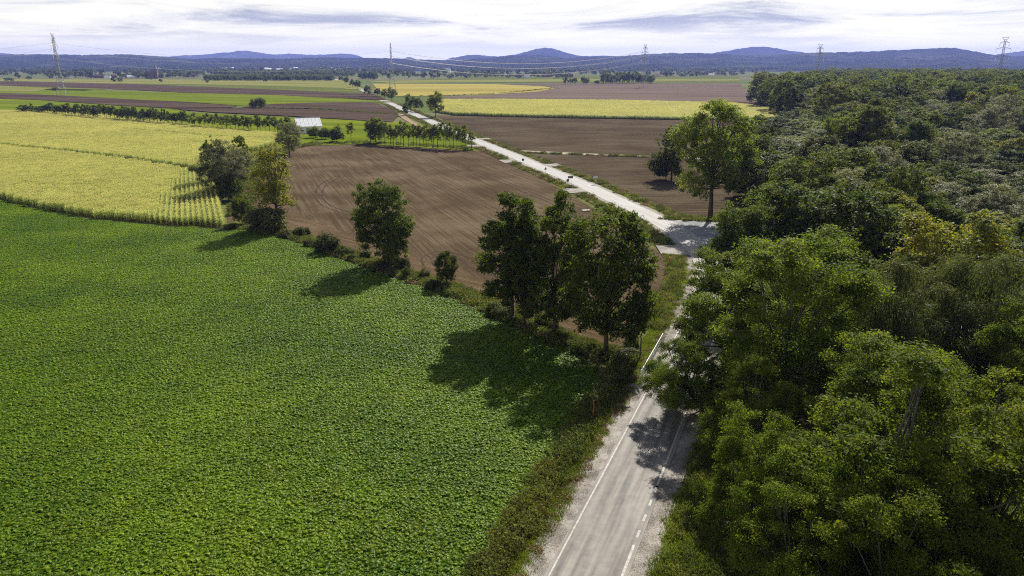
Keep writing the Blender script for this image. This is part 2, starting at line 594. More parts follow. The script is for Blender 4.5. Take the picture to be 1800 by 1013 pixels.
# ------------------------------------------------------------------ ground and fields
def sheet(name, pts, z, mat, label=None):
    me = bpy.data.meshes.new(name)
    me.from_pydata([(p[0], p[1], z) for p in pts], [], [list(range(len(pts)))])
    me.materials.append(mat)
    me.update()
    if me.polygons[0].normal.z < 0:
        me.flip_normals()
    o = link(name, me)
    tag(o, label=label, kind="structure")
    return o


def P(*pts):
    return [at(x, y) for x, y in pts]


gme = MB()
gme.poly([(-15500, -300, 0), (15500, -300, 0), (15500, 16500, 0), (-15500, 16500, 0)])
gme.build("ground", PLAIN)
tag(bpy.data.objects["ground"], kind="structure")


def catmull(pts, step=3.0):
    pts = [np.array(p, float) for p in pts]
    out = []
    for i in range(len(pts) - 1):
        p0 = pts[i - 1] if i else 2 * pts[0] - pts[1]
        p1, p2 = pts[i], pts[i + 1]
        p3 = pts[i + 2] if i + 2 < len(pts) else 2 * p2 - p1
        n = max(2, int(np.linalg.norm(p2 - p1) / step))
        for k in range(n):
            t = k / n
            out.append(0.5 * ((2 * p1) + (-p0 + p2) * t + (2 * p0 - 5 * p1 + 4 * p2 - p3) * t * t + (-p0 + 3 * p1 - 3 * p2 + p3) * t ** 3))
    out.append(pts[-1])
    return np.array(out)


ROAD = catmull([(-3, 24.0), (5.1, 44.8), (16.2, 72.6), (27.2, 100.4), (32.6, 116), (36.6, 131.4), (37.9, 146), (37.3, 158), (34.2, 177), (28.0, 203), (21.3, 231),
                (12.8, 259.5), (-3.4, 316.7), (-22, 380), (-41, 449), (-62, 523), (-86.5, 612), (-117, 725), (-143.5, 820), (-171, 920), (-226, 1140), (-328, 1505), (-470, 2010)])
_t = np.gradient(ROAD, axis=0)
_t /= np.linalg.norm(_t, axis=1)[:, None]
ROAD_R = np.stack([_t[:, 1], -_t[:, 0]], 1)            # unit vector to the right of travel
ROAD_S = np.concatenate([[0], np.cumsum(np.linalg.norm(np.diff(ROAD, axis=0), axis=1))])


def road_pt(s, off):
    x = np.interp(s, ROAD_S, ROAD[:, 0]); y = np.interp(s, ROAD_S, ROAD[:, 1])
    rx = np.interp(s, ROAD_S, ROAD_R[:, 0]); ry = np.interp(s, ROAD_S, ROAD_R[:, 1])
    return np.stack([x + rx * off, y + ry * off], -1)


def road_s_at_y(y):
    return float(np.interp(y, ROAD[:, 1], ROAD_S))


def ribbon(name, s0, s1, o0, o1, z, mat, parent=None, step=3.0, jag=0.0, nx=1):
    s = np.arange(s0, s1 + step * 0.5, step)
    n = len(s)
    ja = np.cumsum(RNG.normal(0, jag, n)) * 0.3 + RNG.normal(0, jag, n) if jag else np.zeros(n)
    jb = RNG.normal(0, jag, n) if jag else np.zeros(n)
    rows = []
    for k in range(nx + 1):
        f = k / nx
        oa = np.full(n, o0) if np.isscalar(o0) else np.interp(s, o0[0], o0[1])
        ob = np.full(n, o1) if np.isscalar(o1) else np.interp(s, o1[0], o1[1])
        if jag:
            oa = oa + np.clip(ja, -0.6, 0.6) * (oa < ob) * (abs(oa) > abs(ob))
            ob = ob + jb * (abs(ob) > abs(oa))
        p = road_pt(s, (oa + (ob - oa) * f))
        rows.append(np.column_stack([p, np.full(n, z)]))
    v = np.concatenate(rows)
    faces = []
    for k in range(nx):
        a = np.arange(n - 1) + k * n
        faces.append(np.stack([a, a + n, a + n + 1, a + 1], 1))
    f = np.concatenate(faces)
    me = mesh_np(name, v, f, mat)
    for an, val in (("across", np.concatenate([np.full(n, (k / nx)) * 5.4 for k in range(nx + 1)])), ("along", np.tile(s, nx + 1))):
        at_ = me.attributes.new(an, 'FLOAT', 'POINT')
        at_.data.foreach_set("value", val.astype(np.float32))
    if me.polygons[0].normal.z < 0:
        me.flip_normals()
    return link(name, me, parent)


# right-hand far fields -------------------------------------------------
sheet("green_field", P((845, 134), (1300, 133), (1300, 147), (860, 145.5), (690, 143)), 0.30, GRASS_M)
sheet("pale_field", P((640, 143.2), (690, 142), (1000, 139.5), (1300, 139), (1300, 142), (1000, 143.6), (690, 146.3)), 0.36, GRASS_P)
sheet("ripe_field", P((655, 147.5), (870, 148.5), (955, 152.5), (978, 155.5), (945, 162), (870, 166), (760, 169.5), (700, 170), (668, 163)), 0.36, YELLOW)
sheet("harrowed_field", P((870, 148), (960, 147), (1300, 146.5), (1330, 183), (1250, 184), (1000, 179), (780, 175), (775, 171), (870, 168), (985, 156.5), (955, 150.5)), 0.26, SOIL_G)
sheet("dark_field_edge", P((785, 174.5), (1000, 177), (1330, 180), (1330, 188), (1000, 184), (775, 179.5)), 0.40, SOIL_D)
MAIZE_R = P((778, 179), (880, 178.5), (1080, 180.5), (1290, 185.5), (1345, 193), (1385, 205), (1390, 211), (1340, 213), (1180, 211), (960, 207.5), (800, 203.5), (765, 198))
sheet("maize_strip_soil", MAIZE_R, 0.20, MAIZE_SOIL)
sheet("ploughed_field", P((764, 203), (960, 207.5), (1180, 211.5), (1420, 213), (1420, 290), (1300, 282), (1150, 275.5), (1030, 271), (905, 266), (868, 252), (800, 222)), 0.10, SOIL_R)
sheet("ploughed_field", P((912, 269), (1030, 273.5), (1150, 278.5), (1420, 291), (1420, 385), (1290, 390), (1200, 384), (1150, 360), (1040, 313), (960, 286)), 0.12, SOIL_R)
sheet("field_track", P((850, 263.5), (905, 264.6), (1030, 270.3), (1160, 275.2), (1300, 281), (1300, 284.5), (1160, 278.2), (1030, 273.2), (905, 269), (870, 268)), 0.14, TRACK)
# left-hand far strips --------------------------------------------------
sheet("pale_field", P((-150, 139), (600, 141), (640, 158), (400, 151), (-150, 145)), 0.30, GRASS_P)
sheet("green_field", P((-150, 147), (0, 148), (190, 157), (150, 160), (-150, 155)), 0.36, GRASS_M)
sheet("dark_field", P((-150, 142.5), (40, 143.5), (300, 150), (450, 156.5), (655, 165), (670, 172), (560, 170), (350, 164.5), (195, 157), (-150, 146)), 0.42, SOIL_D)
sheet("green_field", P((200, 147), (420, 150), (600, 155), (655, 166), (450, 157), (300, 151)), 0.48, GRASS_M)
sheet("green_field", P((-150, 156), (150, 158), (350, 164.5), (560, 170), (690, 181), (560, 181), (430, 187), (330, 180), (0, 165), (-150, 163)), 0.36, GRASS_B)
sheet("pale_field", P((0, 151), (90, 156), (60, 162), (-150, 160), (-150, 151)), 0.52, GRASS_P)
sheet("dark_field", P((450, 161), (560, 164), (668, 170), (680, 177), (560, 172), (440, 165)), 0.55, SOIL_D)
sheet("dark_field", P((-150, 161), (0, 164), (90, 168), (330, 181), (420, 188), (400, 190.5), (300, 191.5), (200, 186), (60, 176), (-150, 170)), 0.58, SOIL_D)
sheet("bright_meadow", P((-150, 170), (60, 176), (200, 186), (300, 191), (340, 199), (660, 213), (740, 218), (828, 250), (835, 266), (640, 254), (540, 257), (500, 262), (480, 240), (330, 226), (120, 204), (-150, 204)), 0.20, GRASS_B)
sheet("dark_field", P((480, 184), (560, 181.5), (655, 180.5), (690, 193), (700, 202), (560, 192), (420, 190)), 0.62, SOIL_D)
sheet("dark_field", P((300, 192.5), (440, 191), (560, 194), (702, 203), (690, 216), (620, 212), (500, 205), (380, 199)), 0.62, SOIL_D)
sheet("rough_ground", P((350, 246), (560, 246), (700, 250), (880, 262), (1300, 400), (1300, 700), (1000, 760), (880, 640), (400, 420), (340, 395)), 0.012, VERGE)
# near left -------------------------------------------------------------
MAIZE_L = P((-260, 198), (0, 198.5), (130, 201), (250, 214), (340, 227), (490, 241), (488, 256), (440, 268), (400, 290), (352, 312), (374, 318), (386, 345), (393, 380), (396, 401), (340, 399), (280, 394.5), (170, 385), (90, 372), (0, 351), (-300, 290))
sheet("maize_field_soil", MAIZE_L, 0.04, MAIZE_SOIL)
BEET = P((-330, 300), (0, 357), (90, 378), (170, 391), (280, 400.5), (360, 405), (430, 408), (500, 424), (600, 458), (680, 490), (760, 520), (850, 560), (950, 604), (1025, 640), (1045, 672), (1030, 720), (985, 780), (930, 850), (880, 915), (815, 1013)) + [(-3.5, 34), (-8, 25), (-90, 25), (-260, 130)]
sheet("beet_field_soil", BEET, 0.02, BEET_SOIL)
PLOUGH = P((545, 256), (640, 253.5), (740, 259), (848, 266.5), (905, 292), (960, 318), (1015, 350), (1075, 388), (1130, 425), (1172, 455), (1192, 500), (1185, 545), (1160, 590), (1130, 625), (1070, 622), (985, 592), (890, 550), (800, 507), (690, 476), (600, 444), (515, 408), (430, 385), (425, 300), (500, 262))
sheet("ploughed_field", PLOUGH, 0.06, SOIL)
_hl = P((400, 392), (430, 385), (515, 408), (600, 444), (690, 476), (800, 507), (890, 550), (985, 592), (1070, 622), (1130, 625), (1160, 590), (1150, 560), (1080, 585), (1000, 560), (900, 515), (800, 475), (690, 440), (600, 408), (520, 375), (440, 345), (425, 300), (400, 300))
sheet("ploughed_headland", _hl, 0.064, SOIL_H)


def wheel_track(pts, z, gap=1.9, wd=.45):
    c = catmull(pts, 2.0)
    t = np.gradient(c, axis=0); t /= np.linalg.norm(t, axis=1)[:, None]
    nrm = np.stack([t[:, 1], -t[:, 0]], 1)
    V, F = [], []
    for o_ in (-gap / 2, gap / 2):
        b = len(V)
        for p, q in zip(c, nrm):
            V += [(*(p + q * (o_ - wd / 2)), z), (*(p + q * (o_ + wd / 2)), z)]
        F += [[b + 2 * i, b + 2 * i + 1, b + 2 * i + 3, b + 2 * i + 2] for i in range(len(c) - 1)]
    o = link("wheel_track", mesh_np("wheel_track", V, F, TRACK_SOIL))
    tag(o, kind="structure")


TRACK_SOIL = field_mat("pressed_soil", [(0.0364, 0.0272, 0.0209), (0.0588, 0.0448, 0.0342), (0.0840, 0.0656, 0.0513)], 0.2, fine=2)
wheel_track(P((1035, 304), (1070, 310), (1100, 309), (1125, 301)), 0.125)
wheel_track(P((1120, 345), (1150, 356), (1190, 360), (1240, 357), (1262, 350)), 0.125)
wheel_track(P((1095, 325), (1125, 322), (1160, 312)), 0.125)
wheel_track(P((755, 470), (750, 455), (770, 445), (810, 452), (840, 470)), 0.07)
wheel_track(P((640, 300), (580, 318), (560, 340), (575, 362), (640, 385)), 0.07)
wheel_track(P((740, 262), (860, 310), (960, 352), (1040, 392)), 0.07)
# verges, road, junction --------------------------------------------------
v1 = ribbon("verge", 0, ROAD_S[-1], -8, 8.5, 0.16, VERGE); tag(v1, kind="structure")
FOREST = [(12, 30), (20.5, 55), (33, 92), (42, 120), (45, 150), (54, 170), (55, 185), (65, 215), (112, 330), (158, 455), (182, 500), (205, 690), (330, 900), (600, 1500), (1500, 1500), (700, 400), (160, 60), (60, 8), (14, 8)]
sheet("forest_floor", FOREST, 0.18, FOREST_FLOOR)
S_BR = road_s_at_y(112)
S_BEND = road_s_at_y(150)
sh = ribbon("gravel_shoulder", 0, S_BEND, -4.2, -2.6, 0.20, GRAVEL, step=0.6, jag=0.18); tag(sh, kind="structure")
sh = ribbon("gravel_shoulder", 0, S_BEND, 2.6, 4.6, 0.20, GRAVEL, step=0.6, jag=0.22); tag(sh, kind="structure")
sh = ribbon("gravel_shoulder", S_BEND, ROAD_S[-1], -4.3, 4.3, 0.20, DUST, step=2.0, jag=0.12); tag(sh, kind="structure")
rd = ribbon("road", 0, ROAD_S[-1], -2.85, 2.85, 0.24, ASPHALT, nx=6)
tag(rd, kind="structure")
sheet("side_road", [(36.5, 173), (33.5, 152), (42, 150), (58, 160), (75, 168), (75, 176), (58, 172), (47, 171.5), (41, 174)], 0.22, field_mat("old_asphalt", [(0.20, 0.205, 0.21), (0.27, 0.275, 0.275), (0.35, 0.35, 0.34)], 0.25, fine=2), "old grey side road leaving the junction")
for nm, s0, s1, o0, o1 in [("edge_line", 0, road_s_at_y(170), -2.58, -2.44), ("edge_line", 0, road_s_at_y(49.8), 2.36, 2.56), ("edge_line", road_s_at_y(58.2), road_s_at_y(110), 2.36, 2.56)]:
    ribbon(nm, s0, s1, o0, o1, 0.246, PAINT, rd, step=1.0)
s = road_s_at_y(51.0)
while s < road_s_at_y(58):
    ribbon("edge_dash", s, s + 1.0, 2.36, 2.56, 0.246, PAINT, rd, step=0.5)
    s += 2.35
# field accesses over the ditch: a gravel apron on a concrete pipe culvert
APRONS = []


def apron(y, side, w, length, label):
    s = road_s_at_y(y)
    th = math.atan2(*(np.array(road_pt(s + 1, 0)) - road_pt(s - 1, 0)))
    c = road_pt(s, side * (2.9 + length / 2))
    APRONS.append((c[0], c[1], max(w, length) * .5))
    root = empty("field_access", (c[0], c[1], 0), -th)
    tag(root, label, "driveway", "field accesses beside the road")
    m = MB()
    h, l2 = w / 2, length / 2
    m.v += [(-l2, -h * 1.0, 0.27), (l2, -h * 1.0, 0.27), (l2, h, 0.27), (-l2, h, 0.27), (-l2, -h, 0), (l2, -h, 0), (l2, h, 0), (-l2, h, 0)]
    m.f += [[0, 1, 2, 3], [0, 4, 5, 1], [1, 5, 6, 2], [2, 6, 7, 3], [3, 7, 4, 0]]
    m.build("slab", DUST, root)
    # headwall on the near end with a pipe mouth
    hw = MB().box(-l2 * 0.55, l2 * 0.75, -h - 0.28, -h - 0.003, -0.05, 0.42).build("headwall", CONCRETE, root)
    MB().box(-l2 * 0.35, l2 * 0.55, -h - 0.34, -h - 0.283, -0.02, 0.26).build("pipe_mouth", DARK_AND_SHADE, hw)  # solid plate, the shade inside the pipe is its dark colour
    return root


apron(287, -1, 9, 6.5, "pale field access on the left of the road, level with the round sign")
apron(218, -1, 8, 6.0, "pale field access on the left just below the stacked signs")
apron(272, 1, 8, 6.0, "pale field access on the right side of the road by the triangular sign")
apron(342, -1, 9, 6.5, "pale field access at the right end of the sapling row")
apron(372, 1, 8, 6.0, "pale field access across the road from the sapling row's end")
apron(144, -1, 8, 5.5, "gravel field access inside the bend by the yellow marker posts")
apron(560, -1, 10, 9, "far pale field access left of the road before the twin trunk tree")
sheet("earth_track", P((698, 203), (712, 204), (725, 214), (748, 226), (770, 236), (760, 238), (735, 226), (715, 214)), 0.30, TRACK_B)


# ------------------------------------------------------------------ scatter: counted by nobody, instanced by geometry nodes
def gn_scatter(name, pts, rot, scl, protos, label, seed=0, parent=None):
    pts = np.asarray(pts, np.float32)
    me = bpy.data.meshes.new(name)
    me.vertices.add(len(pts))
    me.vertices.foreach_set("co", pts.ravel())
    rng = np.random.default_rng(seed)
    for an, val, ty in (("rz", rot, 'FLOAT'), ("scl", scl, 'FLOAT'), ("pick", rng.integers(0, len(protos), len(pts)), 'INT')):
        a = me.attributes.new(an, ty, 'POINT')
        a.data.foreach_set("value", np.asarray(val, np.int32 if ty == 'INT' else np.float32))
    o = link(name, me, parent)
    ng = bpy.data.node_groups.new(name + "_nodes", 'GeometryNodeTree')
    ng.interface.new_socket("Geometry", in_out='INPUT', socket_type='NodeSocketGeometry')
    ng.interface.new_socket("Geometry", in_out='OUTPUT', socket_type='NodeSocketGeometry')
    N, L = ng.nodes.new, ng.links.new
    gi, go = N("NodeGroupInput"), N("NodeGroupOutput")
    iop = N("GeometryNodeInstanceOnPoints")
    join = N("GeometryNodeJoinGeometry")
    for p in protos:
        oi = N("GeometryNodeObjectInfo")
        oi.inputs["Object"].default_value = p
        oi.inputs["As Instance"].default_value = True
        L(oi.outputs["Geometry"], join.inputs[0])
    L(gi.outputs[0], iop.inputs["Points"])
    L(join.outputs[0], iop.inputs["Instance"])
    iop.inputs["Pick Instance"].default_value = True

    def attr(nm, ty):
        a = N("GeometryNodeInputNamedAttribute")
        a.data_type = ty
        a.inputs["Name"].default_value = nm
        return a.outputs[0]
    L(attr("pick", 'INT'), iop.inputs["Instance Index"])
    cx = N("ShaderNodeCombineXYZ")
    L(attr("rz", 'FLOAT'), cx.inputs[2])
    L(cx.outputs[0], iop.inputs["Rotation"])
    L(attr("scl", 'FLOAT'), iop.inputs["Scale"])
    L(iop.outputs[0], go.inputs[0])
    md = o.modifiers.new("scatter", 'NODES')
    md.node_group = ng
    tag(o, label, kind="stuff")
    return o


def proto_obj(name, me):
    return bpy.data.objects.new(name, me)          # never linked: only a source for instances


def inside(poly, pts):
    poly = np.asarray(poly, float)
    x, y = pts[:, 0], pts[:, 1]
    r = np.zeros(len(pts), bool)
    j = len(poly) - 1
    for i in range(len(poly)):
        xi, yi = poly[i]; xj, yj = poly[j]
        c = ((yi > y) != (yj > y)) & (x < (xj - xi) * (y - yi) / (yj - yi + 1e-12) + xi)
        r ^= c
        j = i
    return r


def in_view(pts, margin=160, zt=3.0):
    zc = pts[:, 1] * CP + CAM_H * SP
    zc = np.maximum(zc, 1)
    u = pts[:, 0] / zc * FPX
    v = (pts[:, 1] * SP - (CAM_H - zt) * CP) / zc * FPX
    return (abs(u) < 900 + margin) & (v > -506 - margin) & (pts[:, 1] > 5)


def dist_to_line(pts, line):
    """distance of points to a polyline"""
    d = np.full(len(pts), 1e9)
    line = np.asarray(line, float)
    for a, b in zip(line[:-1], line[1:]):
        ab = b - a
        t = np.clip(((pts - a) @ ab) / (ab @ ab + 1e-9), 0, 1)
        d = np.minimum(d, np.linalg.norm(pts - (a + t[:, None] * ab), axis=1))
    return d


def unit(v):
    return v / (np.linalg.norm(v, axis=-1, keepdims=True) + 1e-9)


def kites(c, a, n, ln, wd, fold=0.0):
    """n leaf blades: centre c, long axis a, normal n -> 4-vertex kites as verts, faces"""
    a = unit(a)
    b = unit(np.cross(n, a))
    nn = np.cross(a, b)
    ln = np.broadcast_to(ln, (len(c),))[:, None]
    wd = np.broadcast_to(wd, (len(c),))[:, None]
    v = np.stack([c - a * ln * .5, c + b * wd * .5 - a * ln * .05 + nn * wd * fold, c + a * ln * .5, c - b * wd * .5 - a * ln * .05 + nn * wd * fold], 1).reshape(-1, 3)
    f = np.arange(len(c) * 4).reshape(-1, 4)
    return v, f


# --- sugar beet: 2.25 m patches of five rows
def beet_patch(seed):
    rng = np.random.default_rng(seed)
    V, F, vary = [], [], []
    nrow, sp = 5, 0.45
    base = []
    for r in range(nrow):
        k = 10
        ys = (np.arange(k) + 0.5) * (nrow * sp / k) + rng.normal(0, .03, k)
        xs = np.full(k, (r + .5) * sp) + rng.normal(0, .025, k)
        base.append(np.stack([xs, ys], 1))
    base = np.concatenate(base) - nrow * sp / 2
    for (x, y) in base:
        nl = rng.integers(10, 15)
        ang = rng.uniform(0, 2 * np.pi) + np.arange(nl) * 2.4
        S = rng.uniform(.7, 1.3)
        tilt = rng.uniform(.35, 1.15, nl)
        for a, t in zip(ang, tilt):
            L = S * rng.uniform(.22, .38)
            W = L * rng.uniform(.5, .65)
            d = np.array([math.cos(a), math.sin(a), 0])
            s_ = np.array([-math.sin(a), math.cos(a), 0])
            up = np.array([0, 0, 1.])
            p0 = np.array([x, y, 0.06]) + d * .04
            p1 = p0 + d * L * .42 * math.cos(t) * 1.2 + up * L * .85 * math.sin(t)
            p2 = p1 + d * L * .55 + up * L * (.20 * math.sin(t) - .18)
            p3 = p2 + d * L * .22 - up * L * .22
            w1, w2 = W * .42, W * .5
            tw = rng.normal(0, .25)
            b = len(V) 
            V += [p0, p1 - s_ * w1 + up * (.03 + tw * .06), p1 + s_ * w1 + up * (.03 - tw * .06), p1, p2 - s_ * w2 * .8 + up * (.02 + tw * .08), p2 + s_ * w2 * .8 + up * (.02 - tw * .08), p2, p3]
            F += [[b, b + 3, b + 1], [b, b + 2, b + 3], [b + 1, b + 3, b + 6, ], [b + 1, b + 6, b + 4], [b + 3, b + 2, b + 5], [b + 3, b + 5, b + 6], [b + 4, b + 6, b + 7], [b + 6, b + 5, b + 7]]
            vary += [np.clip(rng.normal(.52, .30), 0, 1)] * 8
    return proto_obj("beet_patch", mesh_np("beet_patch", np.array(V), np.array(F), L_BEET, vary))


BEETS = [beet_patch(100 + i) for i in range(5)]


def patch_grid(poly, size, ang, jitter=0.0, seed=0, shift=(0, 0)):
    poly = np.asarray(poly)
    ca, sa = math.cos(ang), math.sin(ang)
    R = np.array([[ca, -sa], [sa, ca]])
    q = poly @ R
    lo, hi = q.min(0), q.max(0)
    gx, gy = np.meshgrid(np.arange(lo[0], hi[0], size), np.arange(lo[1], hi[1], size))
    g = np.stack([gx.ravel(), gy.ravel()], 1) + size / 2
    if jitter:
        g += np.random.default_rng(seed).uniform(-jitter, jitter, g.shape)
    p = g @ R.T
    return p[inside(poly, p + np.array(shift))]


BEET_A = math.atan2(22.1, 55.6)          # rows run with the road
pp = np.unique(np.concatenate([patch_grid(BEET, 2.25, -BEET_A, shift=q) for q in ((0, 0), (.9, 0), (-.9, 0), (0, .9), (0, -.9))]).round(3), axis=0)
pp = pp[in_view(pp, 420)]
rng = np.random.default_rng(5)
gn_scatter("beet_plants", np.column_stack([pp, np.full(len(pp), .03)]), -BEET_A + np.pi * rng.integers(0, 2, len(pp)), rng.uniform(.88, 1.12, len(pp)), BEETS,
           "dense sugar beet leaves covering the big green field on the left", 1)
print("beet patches", len(pp))


# --- maize
def maize_patch(seed, rows=3, row_sp=0.8, per=9, size=2.4):
    rng = np.random.default_rng(seed)
    V, F, vary, mi = [], [], [], []
    up = np.array([0, 0, 1.])
    for r in range(rows):
        for k in range(per):
            x = (r + .5) * size / rows - size / 2 + rng.normal(0, .04 if rows < 3 else .11)
            y = (k + .5) * size / per - size / 2 + rng.normal(0, .04)
            H = rng.uniform(2.0, 2.5)
            a0 = rng.uniform(0, np.pi)
            vv = np.clip(rng.normal(.45, .22), 0, 1)
            for j in range(8):
                a = a0 + (j % 2) * np.pi + rng.normal(0, .35)
                z = H * (.22 + .085 * j)
                d = np.array([math.cos(a), math.sin(a), 0]); s_ = np.array([-d[1], d[0], 0])
                L = rng.uniform(.7, 1.05)
                p0 = np.array([x, y, z]); p1 = p0 + d * L * .45 + up * L * .42; p2 = p1 + d * L * .5 - up * L * .28
                b = len(V)
                V += [p0, p1 + s_ * .06, p2, p1 - s_ * .06]
                F.append([b, b + 1, b + 2, b + 3]); vary.append(np.clip(vv + .06 * (j - 4) + rng.normal(0, .1), 0, 1)); mi.append(0)
            for q in range(3):
                a = a0 + q * 2.1
                d = np.array([math.cos(a), math.sin(a), 0]); s_ = np.array([-d[1], d[0], 0])
                p0 = np.array([x, y, H * .88]); p2 = p0 + d * .16 + up * .42
                b = len(V)
                V += [p0, p0 * .5 + p2 * .5 + s_ * .05, p2, p0 * .5 + p2 * .5 - s_ * .05]
                F.append([b, b + 1, b + 2, b + 3]); vary.append(rng.uniform()); mi.append(1)
            s_ = np.array([math.cos(a0), math.sin(a0), 0]) * .018
            b = len(V)
            V += [np.array([x, y, 0]) - s_, np.array([x, y, 0]) + s_, np.array([x, y, H]) + s_ * .5, np.array([x, y, H]) - s_ * .5]
            F.append([b, b + 1, b + 2, b + 3]); vary.append(.6); mi.append(0)
    return proto_obj("maize_patch", mesh_np("maize_patch", np.array(V), np.array(F), [L_MAIZE, L_TASSEL], vary, mi))


MAIZES = [maize_patch(200 + i, rows=4, per=7) for i in range(5)]
MAIZE_ROWS = [maize_patch(230 + i, rows=2, per=12, size=2.4) for i in range(4)]
ea, eb = at(396, 401), at(374, 318)
MAIZE_A = math.atan2(eb[1] - ea[1], eb[0] - ea[0]) - math.pi / 2
pp = patch_grid(MAIZE_L, 2.4, MAIZE_A)
pp = pp[in_view(pp, 420)]
gaps = [P((-60, 255), (0, 261), (120, 273), (230, 287), (335, 303), (352, 312)), P((215, 232), (290, 238), (380, 247), (480, 250))]
g = np.minimum(dist_to_line(pp, gaps[0]) , dist_to_line(pp, gaps[1]) + .6)
pp = pp[g > 2.5]
corner = inside(P((262, 398), (300, 340), (330, 300), (440, 300), (420, 420)), pp)
rng = np.random.default_rng(6)
for sel, pr, nm, lb in ((~corner, MAIZES, "maize_plants", "ripening yellow green maize filling the field on the left"), (corner, MAIZE_ROWS, "maize_rows", "widely spaced maize rows at the corner of the left field")):
    q = pp[sel]
    gn_scatter(nm, np.column_stack([q, np.full(len(q), .05)]), MAIZE_A + np.pi * rng.integers(0, 2, len(q)), rng.uniform(.93, 1.1, len(q)), pr, lb, 2)
print("maize patches", len(pp))
pp = patch_grid(MAIZE_R, 2.4, math.radians(3))
pp = pp[in_view(pp, 420)]
gn_scatter("maize_plants", np.column_stack([pp, np.full(len(pp), .2)]), math.radians(3) + np.pi * rng.integers(0, 2, len(pp)), rng.uniform(.95, 1.15, len(pp)), MAIZES,
           "band of yellow green maize right of the road beyond the brown field", 3)
print("maize patches right", len(pp))


# --- grass, weeds
def tuft(name, seed, n, R, H, mat, blade_w=.03, leafy=0.0, lean=.5):
    rng = np.random.default_rng(seed)
    r = R * np.sqrt(rng.uniform(0, 1, n)); a = rng.uniform(0, 2 * np.pi, n)
    p = np.stack([r * np.cos(a), r * np.sin(a), np.zeros(n)], 1)
    h = H * rng.uniform(.5, 1.1, n) * (1 - .45 * r / R)
    d = unit(np.stack([rng.normal(0, lean, n) + .3 * np.cos(a), rng.normal(0, lean, n) + .3 * np.sin(a), np.ones(n)], 1))
    nl = int(n * leafy)
    nrm = unit(rng.normal(size=(n, 3)))
    v, f = kites(p + d * h[:, None] * .5, d, nrm, h, blade_w)
    vary = np.clip(rng.normal(.5, .25, n), 0, 1)
    if nl:
        ii = np.arange(nl) % n
        q = p[ii] + d[ii] * (h[ii] * rng.uniform(.3, 1, nl))[:, None]
        v2, f2 = kites(q + rng.normal(0, .06, (nl, 3)), rng.normal(size=(nl, 3)), unit(rng.normal(size=(nl, 3)) + [0, 0, .8]), rng.uniform(.12, .26, nl), rng.uniform(.06, .13, nl))
        f = np.concatenate([f, f2 + len(v)]); v = np.concatenate([v, v2]); vary = np.concatenate([vary, np.clip(rng.normal(.5, .3, nl), 0, 1)])
    return proto_obj(name, mesh_np(name, v, f, mat, vary))


TUFTS = [tuft("grass_tuft", 300 + i, 90, .55, .38, L_GRASS, .035) for i in range(3)]
WEEDS = [tuft("weed_clump", 310 + i, 70, .6, .95, L_WEED, .035, 2.2) for i in range(4)]
DRYS = [tuft("dry_weed", 320 + i, 90, .55, .6, L_DRY, .03, .8, .8) for i in range(3)]


def strip_points(line, w0, w1, dens, seed):
    """random points in a band around a polyline, w0 to its left and w1 to its right"""
    rng = np.random.default_rng(seed)
    line = np.asarray(line, float)
    seg = np.linalg.norm(np.diff(line, axis=0), axis=1)
    L = seg.sum()
    n = int(L * (w0 + w1) * dens)
    s = rng.uniform(0, L, n)
    cs = np.concatenate([[0], np.cumsum(seg)])
    x = np.interp(s, cs, line[:, 0]); y = np.interp(s, cs, line[:, 1])
    k = np.clip(np.searchsorted(cs, s) - 1, 0, len(seg) - 1)
    t = (line[k + 1] - line[k]) / seg[k][:, None]
    off = rng.uniform(-w0, w1, n)
    return np.stack([x + t[:, 1] * off, y - t[:, 0] * off], 1)


def scatter(name, pts, protos, label, s0, s1, z=0.15, seed=0):
    rng = np.random.default_rng(seed)
    pts = pts[in_view(pts)]
    for ax_, ay_, ar_ in APRONS:
        pts = pts[np.hypot(pts[:, 0] - ax_, pts[:, 1] - ay_) > ar_ + .4]
    print(name, len(pts))
    return gn_scatter(name, np.column_stack([pts, np.full(len(pts), z)]), rng.uniform(0, 6.28, len(pts)), rng.uniform(s0, s1, len(pts)), protos, label, seed)


HEDGE = P((400, 400), (445, 402), (515, 415), (600, 446), (690, 478), (790, 508), (880, 548), (960, 585), (1050, 622), (1120, 628))
hp = strip_points(HEDGE, 2.6, 2.0, 2.2, 21)
scatter("undergrowth", hp, WEEDS, "tangled olive weeds along the ditch between the beets and the ploughed field", .7, 1.5, seed=21)
hp = strip_points(HEDGE, 3.0, 2.4, .7, 22)
scatter("dry_weeds", hp, DRYS, "straw coloured dead weeds along the field ditch", .7, 1.4, seed=22)
S0, S1 = road_s_at_y(26), road_s_at_y(96)


def road_band(s0, s1, o0, o1, dens, seed):
    rng = np.random.default_rng(seed)
    n = int((s1 - s0) * abs(o1 - o0) * dens)
    s = rng.uniform(s0, s1, n)
    return road_pt(s, rng.uniform(min(o0, o1), max(o0, o1), n))


scatter("tall_weeds", road_band(S0, road_s_at_y(84), -8.0, -5.7, 3.6, 31), WEEDS, "tall olive weeds between the beet field and the road", .8, 1.35, seed=31)
scatter("verge_grass", road_band(S0, S1, -6.2, -4.2, 4.2, 32), TUFTS, "green grass on the left road bank", .7, 1.4, seed=32)
scatter("dry_grass", road_band(S0, S1, -5.0, -4.1, 2.2, 33), DRYS, "orange dead grass along the left gravel shoulder", .45, .95, seed=33)
scatter("verge_grass", road_band(S0, S1, 4.6, 9.5, 4.0, 34), TUFTS, "long grass between the right shoulder and the trees", .9, 1.8, seed=34)
scatter("verge_weeds", road_band(S0, S1, 4.9, 10.5, 1.2, 35), WEEDS, "weeds in the grass right of the near road", .5, 1.0, seed=35)
scatter("verge_grass", road_band(S1, road_s_at_y(190), -7.8, -4.3, 2.8, 36), TUFTS, "grass inside the bend of the road", .8, 1.6, seed=36)
